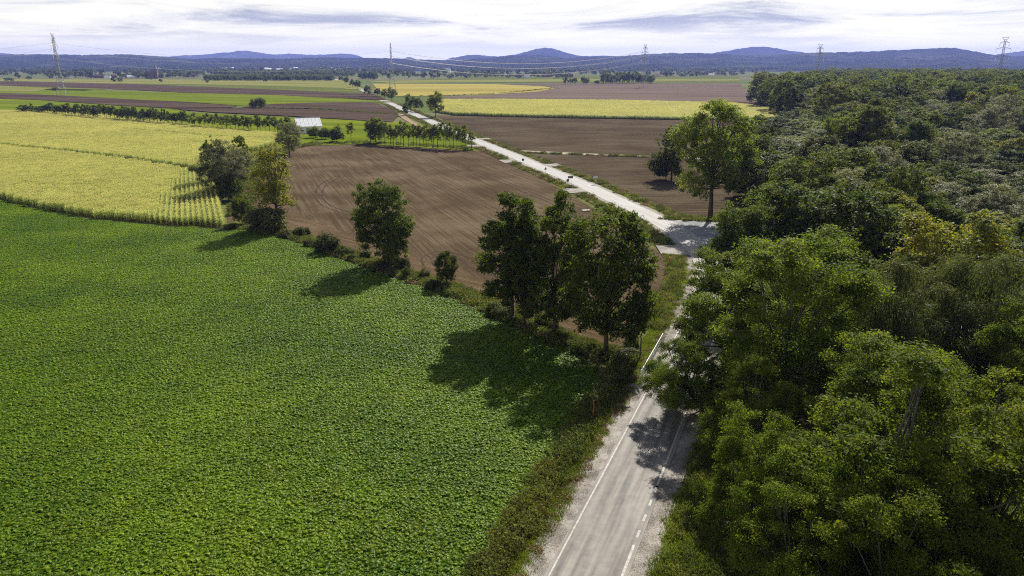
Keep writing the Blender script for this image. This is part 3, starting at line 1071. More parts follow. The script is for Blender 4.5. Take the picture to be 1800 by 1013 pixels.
scatter("verge_weeds", road_band(S1, road_s_at_y(150), -8.0, -4.5, 1.2, 38), WEEDS + DRYS, "weeds by the small bridge", .6, 1.2, seed=38)
a = np.concatenate([road_band(road_s_at_y(150), road_s_at_y(700), -8.0, -4.4, .8, 37), road_band(road_s_at_y(176), road_s_at_y(700), 4.4, 8.0, .8, 39)])
scatter("verge_grass", a, TUFTS + DRYS + WEEDS[:2], "rough grass and weeds along both sides of the far road", .8, 1.7, seed=37)
fl = patch_grid(P((545, 252), (640, 249), (830, 258), (832, 266), (740, 258), (640, 253), (540, 257)), 1.4, .2, .7, 3)
scatter("meadow_grass", fl, TUFTS + WEEDS[:1], "long grass under the row of young trees", .8, 1.6, seed=40)
# weedy strips along the far ditch and the maize edge
scatter("ditch_weeds", np.concatenate([strip_points(P((440, 190), (560, 192), (620, 196), (700, 203)), 3, 3, .35, 41), strip_points(P((690, 170), (800, 168), (900, 163), (975, 155)), 5, 5, .12, 42), strip_points(P((560, 252), (510, 262), (455, 290), (430, 330), (425, 380)), 3, 3, .8, 43), strip_points(P((905, 269), (1030, 273.3), (1155, 278.4)), 1.5, 1, .8, 44), strip_points(P((1165, 383), (1200, 386), (1290, 388)), 3, 3, 1, 45)]), WEEDS + DRYS[:2], "rough weeds along the field ditches", .8, 1.6, seed=41)

# ------------------------------------------------------------------ hills
def hill_range(name, D, px, mat, label, depth, rough, seed, base_y=None):
    """a real ridge: silhouette heights over its width, long front slope with spurs, a back slope"""
    px = sorted(px)
    xs = np.array([(p[0] - 900) / FPX * (D * CP + (CAM_H) * SP) for p in px])
    hs = np.array([max(5.0, height_of(D, p[1])) for p in px])
    step = D / 260
    X = np.arange(xs[0], xs[-1], step)
    h = np.interp(X, xs, hs)
    k = np.ones(5) / 5
    h = np.convolve(np.pad(h, 2, 'edge'), k, 'valid')
    rng = np.random.default_rng(seed)

    def rnd(n, sc):
        c = rng.normal(size=max(4, int(n / sc) + 4))
        return np.interp(np.arange(n) / sc, np.arange(len(c)), c)
    rows = 26
    V = []
    u = np.linspace(-1, 0.45, rows)
    spur = sum(rnd(len(X), s) * a for s, a in ((22, .55), (9, .3), (4, .15)))
    for i, t in enumerate(u):
        prof = (1 - abs(t)) ** 1.35 if t < 0 else (1 - t / .46) ** 1.1
        sh = rnd(len(X), 7) * .05 + rnd(len(X), 3) * .025
        w = math.sin(math.pi * min(1, max(0, 1 + t))) if t < 0 else 0
        z = h * (prof * (1 + w * (.35 * spur)) + sh * w)
        if i == int(np.argmin(abs(u))):
            z = h + rng.normal(0, rough, len(X))
        y = D + t * depth + spur * depth * .05
        V.append(np.stack([X * (D + t * depth) / D, y, np.maximum(z, 1.0 * prof) - .5 + 0 * X], 1))
    V = np.concatenate(V)
    n = len(X)
    F = []
    for i in range(rows - 1):
        a = np.arange(n - 1) + i * n
        F.append(np.stack([a, a + 1, a + n + 1, a + n], 1))
    me = mesh_np(name, V, np.concatenate(F), mat, smooth=True)
    o = link(name, me)
    tag(o, label, kind="structure")
    return o


hill_range("hills", 6200, [(-120, 98), (0, 97), (50, 96), (100, 95.5), (160, 97), (230, 95.5), (270, 98), (300, 101), (330, 104), (380, 102), (430, 102), (500, 103), (560, 101), (640, 102), (700, 103), (730, 104.5), (800, 106.5), (850, 102), (900, 98.5), (950, 97), (1000, 102.5), (1050, 100), (1090, 99), (1130, 95.5), (1180, 93), (1250, 94), (1300, 97), (1340, 98), (1420, 93), (1480, 92), (1540, 90), (1600, 87), (1660, 84), (1690, 86.5), (1730, 95), (1760, 98), (1800, 99), (1930, 97)], HILL, "long wooded ridge closing the plain", 2600, 1.6, 1)
hill_range("hills", 9000, [(775, 112), (785, 103), (830, 96), (855, 98), (880, 100), (915, 94), (935, 88), (955, 83), (975, 86), (1000, 95), (1020, 99), (1060, 98), (1100, 100), (1130, 112)], HILL, "round topped hill standing above the middle of the ridge", 1800, 2.0, 2)
hill_range("hills", 9400, [(1200, 112), (1250, 94), (1280, 89), (1300, 84.5), (1325, 82), (1350, 83), (1380, 89), (1420, 93), (1460, 97), (1500, 112)], HILL, "twin topped hill behind the right ridge", 1800, 2.0, 3)
hill_range("hills", 9600, [(1690, 112), (1740, 97), (1800, 88), (1860, 84), (1960, 95)], HILL, "hill at the far right edge", 1800, 2.0, 4)
hill_range("hills", 12500, [(270, 112), (300, 99), (340, 97), (370, 96), (390, 92), (410, 93), (430, 88), (450, 91), (480, 96), (520, 94.5), (560, 97), (600, 94), (625, 95), (645, 104), (660, 112)], HILL, "pale chain of distant hills on the left", 1800, 2.5, 5)
hill_range("hills", 12500, [(700, 112), (708, 102), (718, 97), (730, 102), (738, 112)], HILL, "small distant cone between the ridges", 700, 2.5, 6)
hill_range("hills", 12500, [(-120, 97), (0, 93), (30, 95), (60, 100), (80, 112)], HILL, "pale distant hill at the left edge", 1500, 2.5, 7)


# ------------------------------------------------------------------ trees
def fib(n, rng, jit=.25):
    i = np.arange(n) + .5
    ph = np.arccos(1 - 2 * i / n)
    th = np.pi * (1 + 5 ** .5) * i + rng.uniform(0, 6.28)
    v = np.stack([np.cos(th) * np.sin(ph), np.sin(th) * np.sin(ph), np.cos(ph)], 1)
    return unit(v + rng.normal(0, jit, (n, 3)))


def make_tree(name, seed, R, H, z0, lobes, clumps, leaves, leaf, mat, bark=None, droop=0.0, lobe_r=.42, clump_r=.10, top=1.0, trunk_r=None, limbs=True, inner=.12, squash=.55, up=.55, rag=(.42, .95)):
    """one kind of tree: crown (leaf blades gathered in clumps on lobes) and trunk with limbs running out to the lobes"""
    rng = np.random.default_rng(seed)
    hz_ = (H - z0) / 2
    c0 = np.array([0, 0, z0 + hz_])
    ax = np.array([R, R, hz_])
    dirs = fib(lobes, rng)
    dirs = dirs[dirs[:, 2] > -.8]
    lobes = len(dirs)
    lc = c0 + dirs * ax * rng.uniform(rag[0], rag[1], (lobes, 1)) ** .8
    # crown outline narrows (top<1) or stays full towards the tip
    k = (lc[:, 2] - z0) / (H - z0)
    lc[:, :2] *= (1 - (1 - top) * np.clip(k, 0, 1))[:, None]
    lr = lobe_r * R * rng.uniform(.5, 1.2, lobes)
    C, cd, cv = [], [], []
    for i in range(lobes):
        d = fib(clumps, rng, .3)
        w = d @ unit(dirs[i] + np.array([0, 0, .6]))
        d = d[w > rng.uniform(-.75, -.1, len(d))]
        rr = lr[i] * rng.uniform(.6, 1.08, len(d))
        p = lc[i] + d * rr[:, None] * np.array([1, 1, .85])
        C.append(p); cd.append(unit(d + dirs[i] * .4)); cv.append(np.clip(rng.normal(.5, .22, len(d)) + rng.normal(0, .12), 0, 1))
    m = int(lobes * clumps * inner)
    if m:
        p = c0 + unit(rng.normal(size=(m, 3))) * ax * (rng.uniform(.05, .75, (m, 1)) ** .6)
        C.append(p); cd.append(unit(p - c0)); cv.append(rng.uniform(.2, .6, m))
    C = np.concatenate(C); cd = np.concatenate(cd); cv = np.concatenate(cv)
    nC = len(C)
    cr = clump_r * R * rng.uniform(.6, 1.4, nC)
    idx = rng.integers(0, nC, leaves)
    off = rng.normal(size=(leaves, 3)) * cr[idx][:, None] * np.array([1, 1, squash])
    P_ = C[idx] + off
    P_[:, 2] = z0 + (P_[:, 2] - z0) * (H - z0) / (np.percentile(P_[:, 2], 99.7) - z0)
    P_[:, :2] *= R / np.percentile(np.hypot(P_[:, 0], P_[:, 1]), 98.5)
    zf = max(z0 * .5, .6)
    P_[:, 2] = np.where(P_[:, 2] < zf, zf + rng.uniform(0, 1, leaves) * max(z0, 1.5), P_[:, 2])
    if droop:
        fall = droop * np.abs(rng.normal(0, 1, leaves)) ** 1.2
        P_[:, 2] -= fall
        P_[:, 2] = np.maximum(P_[:, 2], z0 * .4 + .3)
    n = unit(cd[idx] * .55 + np.array([0, 0, up]) + rng.normal(0, .55, (leaves, 3)))
    a = np.cross(n, rng.normal(size=(leaves, 3)))
    if droop:
        kf = np.clip(fall / droop, 0, 1)[:, None]
        out_ = unit(cd[idx] * [1, 1, .15] + rng.normal(0, .25, (leaves, 3)))
        a = out_ * (1 - kf) + np.array([0, 0, -1.0]) * (.25 + kf)
        n = unit(rng.normal(size=(leaves, 3)) * [1, 1, .25] + np.array([0, 0, .9]) * (1 - kf))
    else:
        a = unit(a) + np.array([0, 0, -.25])
    ln = leaf[0] * rng.uniform(.6, 1.35, leaves)
    wd = leaf[1] * rng.uniform(.6, 1.35, leaves)
    v, f = kites(P_, a, n, ln, wd, rng.normal(0, .12, (leaves, 1)))
    vary = np.clip((cv[idx] - .5) * 1.25 + .5 + rng.normal(0, .18, leaves), 0, 1)
    crown = mesh_np(name + "_crown", v, f, mat, vary)
    tr = trunk_r or H * .018
    mb = MB()
    lean = rng.normal(0, .02 * H, 2)
    th_ = z0 + hz_ * 0.95
    tp = [(0, 0, -.3), (lean[0] * .15, lean[1] * .15, th_ * .3), (lean[0] * .6, lean[1] * .6, th_ * .7), (lean[0], lean[1], th_)]
    mb.tube(tp, [tr * 1.35, tr, tr * .75, tr * .35], 7)
    if limbs:
        for i in range(lobes):
            e = lc[i]
            t = np.clip((e[2] - z0) / (H - z0), 0, 1)
            s0 = .45 + .45 * t * rng.uniform(.6, 1)
            q = np.array([lean[0] * s0, lean[1] * s0, th_ * s0 * .95 + .2])
            mid = q * .5 + e * .5 + rng.normal(0, .05 * R, 3) + [0, 0, -.04 * R]
            mb.tube([q, mid, e], [tr * .42, tr * .25, tr * .10], 5)
            for _ in range(3):
                e2 = e + unit(rng.normal(size=3) + dirs[i]) * lr[i] * .9
                mb.tube([mid * .4 + e * .6, e * .5 + e2 * .5 + rng.normal(0, .03 * R, 3), e2], [tr * .13, tr * .09, tr * .04], 4)
    trunk = mb.mesh(name + "_trunk", bark or BARK, smooth=True)
    return dict(name=name, crown=crown, trunk=trunk, R=R, H=H)


T = {}
def kind(key, n, name, **kw):
    T[key] = [make_tree(name, hash_seed(key) + i, **kw) for i in range(n)]


def hash_seed(s):
    return sum((i + 1) * ord(c) for i, c in enumerate(s)) % 10007


kind("ash", 3, "ash_tree", R=8, H=20, z0=2.5, lobes=36, clumps=14, leaves=92000, leaf=(.25, .125), mat=L_ASH, clump_r=.052, lobe_r=.27, bark=BARK_GREY)
kind("oak", 3, "oak_tree", R=6.5, H=16, z0=0.2, lobes=36, clumps=20, leaves=32000, leaf=(.40, .22), mat=L_OAK, clump_r=.06, lobe_r=.32, rag=(.45, .80))
kind("talloak", 3, "oak_tree", R=4.8, H=19, z0=-0.6, lobes=42, clumps=19, leaves=32000, leaf=(.38, .21), mat=L_OAK, clump_r=.075, lobe_r=.32, trunk_r=.26)
kind("willow", 2, "willow_tree", R=7, H=15, z0=1.0, lobes=18, clumps=26, leaves=30000, leaf=(.48, .12), mat=L_WILLOW, clump_r=.055, lobe_r=.40, up=.8, rag=(.46, .68))
kind("weep", 2, "weeping_willow", R=8, H=17, z0=2.5, lobes=26, clumps=26, leaves=44000, leaf=(.50, .08), mat=L_WEEP, droop=1.1, clump_r=.045, lobe_r=.27)
kind("dark", 3, "dark_broadleaf_tree", R=7.5, H=19, z0=2.5, lobes=16, clumps=26, leaves=25000, leaf=(.42, .24), mat=L_DARK, clump_r=.045, lobe_r=.42, rag=(.46, .66))
kind("mid", 3, "broadleaf_tree", R=7.5, H=20, z0=2.5, lobes=16, clumps=26, leaves=25000, leaf=(.42, .24), mat=L_MID, clump_r=.045, lobe_r=.42, rag=(.46, .66))
kind("yellow", 2, "yellowing_tree", R=7, H=16, z0=2.0, lobes=28, clumps=15, leaves=26000, leaf=(.40, .22), mat=L_YEL, clump_r=.06, lobe_r=.28)
kind("lime", 1, "lime_green_tree", R=9.5, H=27, z0=4.5, lobes=40, clumps=15, leaves=36000, leaf=(.48, .27), mat=L_LIME, clump_r=.06, lobe_r=.30, rag=(.45, .85))
kind("poplar", 1, "thin_poplar", R=4.4, H=18.5, z0=2.5, lobes=36, clumps=12, leaves=9500, leaf=(.38, .24), mat=L_YEL, clump_r=.09, lobe_r=.32, top=.7, inner=.3)
kind("sapling", 3, "sapling", R=2.1, H=8.2, z0=2.6, lobes=9, clumps=9, leaves=800, leaf=(.50, .30), mat=L_MID, clump_r=.15, lobe_r=.5, trunk_r=.11, bark=BARK_GREY)
kind("bush", 3, "bush", R=3, H=4.2, z0=.2, lobes=14, clumps=18, leaves=6500, leaf=(.34, .18), mat=L_BUSH, clump_r=.11, limbs=False, trunk_r=.07)
kind("road", 3, "roadside_tree", R=5, H=11, z0=2.4, lobes=14, clumps=14, leaves=3200, leaf=(.70, .42), mat=L_DARK, clump_r=.10)
kind("far", 4, "distant_tree", R=6, H=11, z0=1.0, lobes=10, clumps=10, leaves=700, leaf=(1.5, 1.0), mat=L_FAR, clump_r=.13, limbs=False, trunk_r=.3)


def tree(key, loc, label, h=None, w=None, group=None, rz=None, name=None, cat="tree", mat=None, pick=None, z=0.0):
    """a tree standing at loc: h its height, w its crown width in metres"""
    ps = T[key]
    p = ps[(pick if pick is not None else random.randrange(len(ps))) % len(ps)]
    sz = (h or p["H"]) / p["H"]
    sx = (w / 2 / p["R"]) if w else sz
    o = empty(name or p["name"], (loc[0], loc[1], z), random.uniform(0, 6.28) if rz is None else rz)
    o.scale = (sx, sx, sz)
    tag(o, label, cat, group)
    link("trunk", p["trunk"], o)
    c = link("crown", p["crown"], o)
    if mat is not None:
        c.material_slots[0].link = 'OBJECT'
        c.material_slots[0].material = mat
    return o


def tree_px(key, bx, by, ty, wpx, label, **kw):
    """tree whose foot is at pixel (bx, by) on flat ground, its top at row ty and its crown wpx wide"""
    X, Y = at(bx, by)
    h = height_of(Y, ty)
    w = wpx / FPX * depth_of(Y, h * .6)
    return tree(key, (X, Y), label, h=h, w=w, **kw)


def tree_top(key, tx, ty, h, w, label, **kw):
    """tree of known height whose top shows at pixel (tx, ty)"""
    X, Y = at(tx, ty, h * .97)
    return tree(key, (X, Y), label, h=h, w=w, **kw), (X, Y)


# singles along the field ditch
tree_px("oak", 677, 472, 320, 118, "single dark green oak between the beet field and the ploughed field", pick=0)
tree_px("oak", 785, 503, 443, 42, "small young oak standing right of the single oak", pick=1, name="young_oak")
tree_px("talloak", 900, 566, 342, 130, "left oak of the dark roadside group, with a yellowish top", pick=1)
tree_px("talloak", 921, 579, 352, 82, "slim oak leaning in close beside the left oak of the group", pick=2)
tree_px("talloak", 975, 589, 337, 104, "middle oak of the dark group, tallest, on a bare pole trunk", pick=0)
tree_px("oak", 1065, 624, 374, 180, "broad dark oak nearest the road in the ditch group", pick=2)
tree_px("poplar", 487, 404, 255, 76, "tall thin yellowing poplar above the bushes at the field corner")
tree_px("bush", 472, 408, 362, 78, "round olive bush at the foot of the yellowing poplar", cat="bush", pick=0)
tree_px("bush", 427, 398, 347, 34, "dark green bush left of the poplar", cat="bush", pick=1, mat=L_DARK)
tree_px("bush", 577, 446, 408, 48, "low olive bush on the ditch between the poplar and the single oak", cat="bush", pick=2)
tree_px("willow", 392, 349, 247, 92, "large silvery willow at the maize field corner", pick=0)
tree_px("willow", 420, 335, 262, 56, "smaller silvery willow on the right flank of the large one", pick=1)
tree_px("dark", 382, 330, 241, 44, "dark tree rising behind the large silvery willow", pick=0)
tree_px("mid", 428, 318, 239, 42, "green tree rising behind the smaller willow", pick=0)
tree_px("bush", 402, 352, 305, 52, "dark bush at the foot of the large silvery willow", cat="bush", pick=1, mat=L_DARK)
tree_px("willow", 509, 274, 215, 50, "round grey green willow in front of the white barn", pick=1)
G0 = "small shrubs along the field ditch"
rs = np.random.default_rng(31)
hs = strip_points(HEDGE, 2.2, 2.2, .16, 63)
for (x, y) in hs[:34]:
    tree("bush", (x, y), "low shrub in the ditch weeds " + ("between the poplar and the single oak" if x < -24 else "between the single oak and the dark oak group" if x < -2 else "under the dark oak group by the bridge"), h=rs.uniform(1.2, 2.4), w=rs.uniform(1.6, 3.6), group=G0, cat="shrub", name="shrub")
# by the barn
for bx, by, ty, w, lb in ((552, 243, 222, 26, "dark bush against the right wall of the barn"), (572, 245, 224, 28, "dark bush second right of the barn"), (592, 250, 221, 28, "green bushy tree right of the dark barn bushes")):
    tree_px("bush", bx, by, ty, w, lb, cat="bush", mat=L_DARK)
tree_px("sapling", 617, 250, 215, 20, "lone young tree on the meadow right of the barn", name="young_tree")
for bx, by, ty, w, lb in ((446, 190, 174, 16, "left bush of the pair on the bright field"), (458, 191, 172, 24, "right larger bush of the pair on the bright field")):
    tree_px("bush", bx, by, ty, w, lb, cat="bush", mat=L_DARK)
# row of young trees on the far side of the ploughed field
tree_px("oak", 661, 252, 207, 38, "largest bushy tree at the left end of the sapling row", pick=1, mat=L_MID)
G1 = "young trees in the row behind the ploughed field"
for i in range(26):
    x = 652 + i * 6.6 + random.uniform(-2.5, 2.5)
    tree_px("sapling", x, 254 + i * .38 + random.uniform(-1, 1), 217 + random.uniform(-5, 8), 17 + random.uniform(-4, 7), "young tree in the row behind the ploughed field, " + ("near its bushy left tree" if i < 8 else "in its middle" if i < 17 else "towards the road"), group=G1)
tree_px("sapling", 829, 263, 231, 19, "bushy young tree at the right end of the sapling row, next to the road", mat=L_MID)
G2 = "young trees in the long row behind the maize"
for i in range(62):
    t = i / 61
    x = 40 + t * 292 + random.uniform(-2, 2)
    by = np.interp(x, [35, 85, 170, 250, 340], [200, 203, 212, 219, 226])
    tree_px("sapling", x, by + random.uniform(-.8, .8), by - np.interp(x, [35, 85, 170, 340], [14, 17, 24, 27]) + random.uniform(-6, 5), 14 + random.uniform(-4, 8), "young dark tree in the long row behind the maize, " + ("at its far left end" if i < 16 else "left of its middle" if i < 32 else "right of its middle" if i < 47 else "towards its right end"), group=G2, mat=L_DARK)
G3 = "young trees in the row left of the barn"
for i in range(22):
    x = 345 + i * 7.6 + random.uniform(-2, 2)
    by = np.interp(x, [345, 420, 510], [228, 233, 237])
    tree_px("sapling", x, by + random.uniform(-1, 1), by - 29 + random.uniform(-4, 4), 18 + random.uniform(-4, 5), ("young dark tree " if i % 2 else "young lighter green tree ") + "in the row left of the barn, " + ("its left half" if i < 11 else "its right half"), group=G3, mat=L_DARK if i % 2 else None)
# along the far road
for bx, by, ty, w, lb in ((766, 207, 161, 34, "large twin trunk tree right of the far road"), (722, 196, 166, 26, "leafy tree left in the roadside clump before the twin trunk tree"), (737, 198, 172, 20, "smaller tree right in the roadside clump"), (713, 204, 182, 14, "small leaning tree on the left edge of the far road"), (689, 178, 154, 20, "round dark tree right of the road below the middle pylon"),
                          (676, 175, 156, 12, "thin tree beside the round dark roadside tree"), (664, 170, 155, 13, "small reddish tree right of the road"), (646, 170, 150, 15, "tree on the left edge of the far road"), (628, 158, 141, 15, "distant tree on the road's left edge"), (620, 154, 139, 12, "second distant tree on the road's left edge"), (609, 148, 135, 12, "farther tree on the road's left edge"), (600, 144, 133, 10, "farthest tree at the vanishing road")):
    tree_px("road", bx, by, ty, w, lb, mat=L_MID if w in (34, 26) else None)
# ------------------------------------------------------------------ the wood on the right
WPTS = []


def wood(key, tx, ty, h, w, label, **kw):
    o, p = tree_top(key, tx, ty, h, w, label, **kw)
    WPTS.append((p[0], p[1], w / 2))
    return o


tree_px("lime", 1248, 388, 178, 148, "tall lime green tree with a bare trunk at the road junction", pick=0); WPTS.append((*at(1248, 388), 8))
tree_px("dark", 1180, 318, 222, 60, "dark tree behind the tall lime green tree", pick=1)
tree_px("bush", 1170, 318, 268, 62, "dark bush at the foot of the tree behind the lime green one", cat="bush", mat=L_DARK)
for q_, h_, w_, k_, l_ in (((61, 188), 13, 12, "dark", "dark tree right behind the tall lime green tree's trunk"), ((68, 210), 17, 15, "mid", "green tree on the wood's edge right of the lime green tree"), ((79, 246), 19, 15, "dark", "dark edge tree where the brown field meets the wood")):
    WPTS.append((q_[0], q_[1], w_ / 2)); tree(k_, q_, l_, h=h_, w=w_)
wood("mid", 1335, 205, 18, 12, "olive tree just right of the tall lime green tree", pick=0)
wood("dark", 1300, 232, 14, 9, "dark low tree under the right side of the lime green tree", pick=2)
WPTS.append((27.5, 69, 9)); tree("ash", (27.5, 69), h=20.5, w=19, label="large bright green ash overhanging the near road", pick=0)
WPTS.append((25.0, 78.5, 6)); tree("ash", (24.6, 79.5), h=16, w=14, label="ash crown on the left flank of the large one, over the road edge", pick=1)
WPTS.append((21.2, 72, 5)); _lean = tree("ash", (20.6, 72.0), "low ash leaning out over the road by the bridge", h=10, w=9.5, rz=4.4, pick=2)
_lean.rotation_euler = (0.12, -0.50, 4.4 * 0)
wood("ash", 1340, 735, 13, 8.5, "pale topped ash in front of the overhanging ash", pick=1)
wood("ash", 1335, 640, 12, 9, "shaded ash between the overhanging ash and the pale topped one", pick=2)
wood("ash", 1600, 640, 19, 17, "nearest big ash filling the bottom right corner", pick=2)
wood("ash", 1420, 830, 12.5, 9, "lower ash crown at the bottom edge beside the grass", pick=0)
wood("ash", 1790, 700, 17, 13, "ash crown at the bottom right edge of the picture", pick=1)
wood("weep", 1600, 470, 17, 17, "grey green weeping willow hanging over the dark hollow", pick=0)
wood("weep", 1760, 455, 18, 16, "weeping willow at the right edge above the bottom ash", pick=1)
wood("yellow", 1680, 385, 18, 16, "yellow flecked tree in the middle of the wood", pick=0)
wood("oak", 1500, 335, 19, 18, "round dull green oak with many small crowns left of the yellow flecked tree", pick=0)
wood("oak", 1390, 330, 18, 15, "dark green oak behind the large bright ash", pick=1)
wood("oak", 1310, 370, 16, 11, "dark oak at the edge of the wood above the road bend", pick=2)
wood("oak", 1450, 245, 19, 15, "oak with brownish tips in the second rank of the wood", pick=1, mat=L_BUSH)
wood("oak", 1490, 207, 20, 17, "bright topped oak at the back of the near wood", pick=2, mat=L_ASH)
wood("oak", 1400, 285, 17, 12, "olive oak above the wood's road edge", pick=0, mat=L_ASH)
wood("willow", 1745, 188, 20, 20, "broad pale willow near the right edge", pick=0)
wood("willow", 1690, 235, 18, 16, "pale willow with a dark hollow below it", pick=1)
wood("yellow", 1790, 245, 15, 13, "bright yellow tree at the right edge", pick=1)
wood("willow", 1750, 330, 15, 16, "silvery willow below the bright yellow tree", pick=0)
wood("willow", 1630, 155, 22, 18, "pale willow on the skyline side of the wood", pick=1)
wood("dark", 1545, 165, 21, 17, "very dark tree behind the clearing in the wood", pick=0)
wood("dark", 1720, 118, 25, 18, "dark dome shaped tree topping the wood near the pylon", pick=1)
wood("willow", 1590, 185, 19, 15, "grey green willow above the dark clearing", pick=0)
wood("mid", 1570, 255, 15, 11, "mid green tree left of the pale willows", pick=1)
wood("dark", 1670, 290, 15, 12, "dark tree in the hollow among the pale willows", pick=2)
# the rest of the wood: trees nothing tells apart
WLAB = {"yellow": "yellowing tree", "dark": "dark green tree", "mid": "mid green tree", "willow": "grey green willow", "ash": "bright ash", "oak": "leafy oak"}
rng = np.random.default_rng(77)
fp = np.asarray(FOREST)
cand = []
y = 30.0
while y < 470:
    sp = np.interp(y, [30, 120, 300, 470], [9, 12, 15.5, 18.5])
    x = 10.0
    while x < 400:
        cand.append((x + rng.uniform(-.4, .4) * sp, y + rng.uniform(-.4, .4) * sp, sp))
        x += sp
    y += sp * .95
cand = np.array(cand)
cand = cand[inside(fp, cand[:, :2])]
cand = cand[in_view(cand[:, :2], 120, 18)]
edge = np.array([(12, 30), (20.5, 55), (33, 92), (42, 120), (45, 150), (54, 170), (55, 185), (65, 215), (112, 330), (158, 455)], float)
dl = dist_to_line(cand[:, :2], edge)
cand = cand[dl > 3.5]
wp = np.array(WPTS)
keep = []
for c in cand:
    d = np.hypot(wp[:, 0] - c[0], wp[:, 1] - c[1])
    if (d < wp[:, 2] * .75).any():
        continue
    keep.append(c)
cand = np.array(keep)
print("wood fill", len(cand))
cand = cand[np.argsort(cand[:, 1])][:255]
for x, y, sp in cand:
    near = y < 110
    if y < 75:
        key = "ash"
    elif near:
        key = rng.choice(["oak", "ash", "dark", "mid"], p=[.35, .15, .3, .2])
    else:
        key = rng.choice(["dark", "mid", "willow", "oak", "yellow"], p=[.31, .36, .19, .08, .06])
    h = rng.uniform(10, 16) if near else rng.uniform(12, 20) if y < 230 else rng.uniform(16, 24) if y < 370 else rng.uniform(21, 28)
    d_ = float(dist_to_line(np.array([[x, y]]), edge)[0])
    if d_ < 26 and 195 < y < 420:
        h = rng.uniform(10.5, 15)
    elif x / y > .54 and 120 < y < 300:
        h = rng.uniform(9, 14)
    px_ = 900 + x / depth_of(y, h) * FPX
    zone = "behind the near ashes" if y < 110 else "behind the yellow flecked tree" if y < 170 else "halfway back" if y < 250 else "farther back" if y < 350 else "at its far end"
    d_ = float(dist_to_line(np.array([[x, y]]), edge)[0])
    side = "on its field edge" if d_ < 18 else "towards the right" if px_ > 1640 else "deep inside"
    size = "tall" if h > np.interp(y, [109, 111, 299, 301], [13, 16.5, 16.5, 20.5]) else "low"
    lab = "%s %s in the wood, %s, %s" % (size, WLAB[key], zone, side)
    tree(key, (x, y), lab, h=h, w=sp * rng.uniform(1.0, 1.42), group="wood right of the road: " + lab)
# the far end of the wood reads as one mass
cand = []
y = 0 if not len(cand) else 0
y = 380.0
while y < 1480:
    sp = np.interp(y, [400, 1500], [17, 24])
    xs_ = np.arange(140, 1300, sp)
    cand += [(x + rng.uniform(-.45, .45) * sp, y + rng.uniform(-.45, .45) * sp) for x in xs_]
    y += sp
cand = np.array(cand)
cand = cand[inside(fp, cand)]
cand = cand[in_view(cand, 60, 20)]
have = np.array([(o.location.x, o.location.y) for o in COL.objects if o.get("group", "").startswith("wood right of the road")])
md_ = np.array([np.min(np.hypot(have[:, 0] - c[0], have[:, 1] - c[1])) for c in cand])
cand = cand[md_ > 9]
print("woodland mass", len(cand))
wk = [proto_obj("wood_tree", p["crown"]) for k_ in ("dark", "mid", "dark", "mid") for p in T[k_]] + [proto_obj("wood_tree", T["willow"][0]["crown"])]
sc_ = rng.uniform(1.05, 1.5, len(cand))
gn_scatter("woodland", np.column_stack([cand, np.zeros(len(cand))]), rng.uniform(0, 6.28, len(cand)), sc_, wk, "dark far end of the wood, crowns merging into one mass up to the horizon", 9)

# ------------------------------------------------------------------ power line
def bars(segs, r):
    m = MB()
    for a, b in segs:
        m.tube([a, b], r, 4, cap=False)
    return m


ARMS = [(0.905, 4.6), (0.80, 7.6), (0.66, 6.6)]


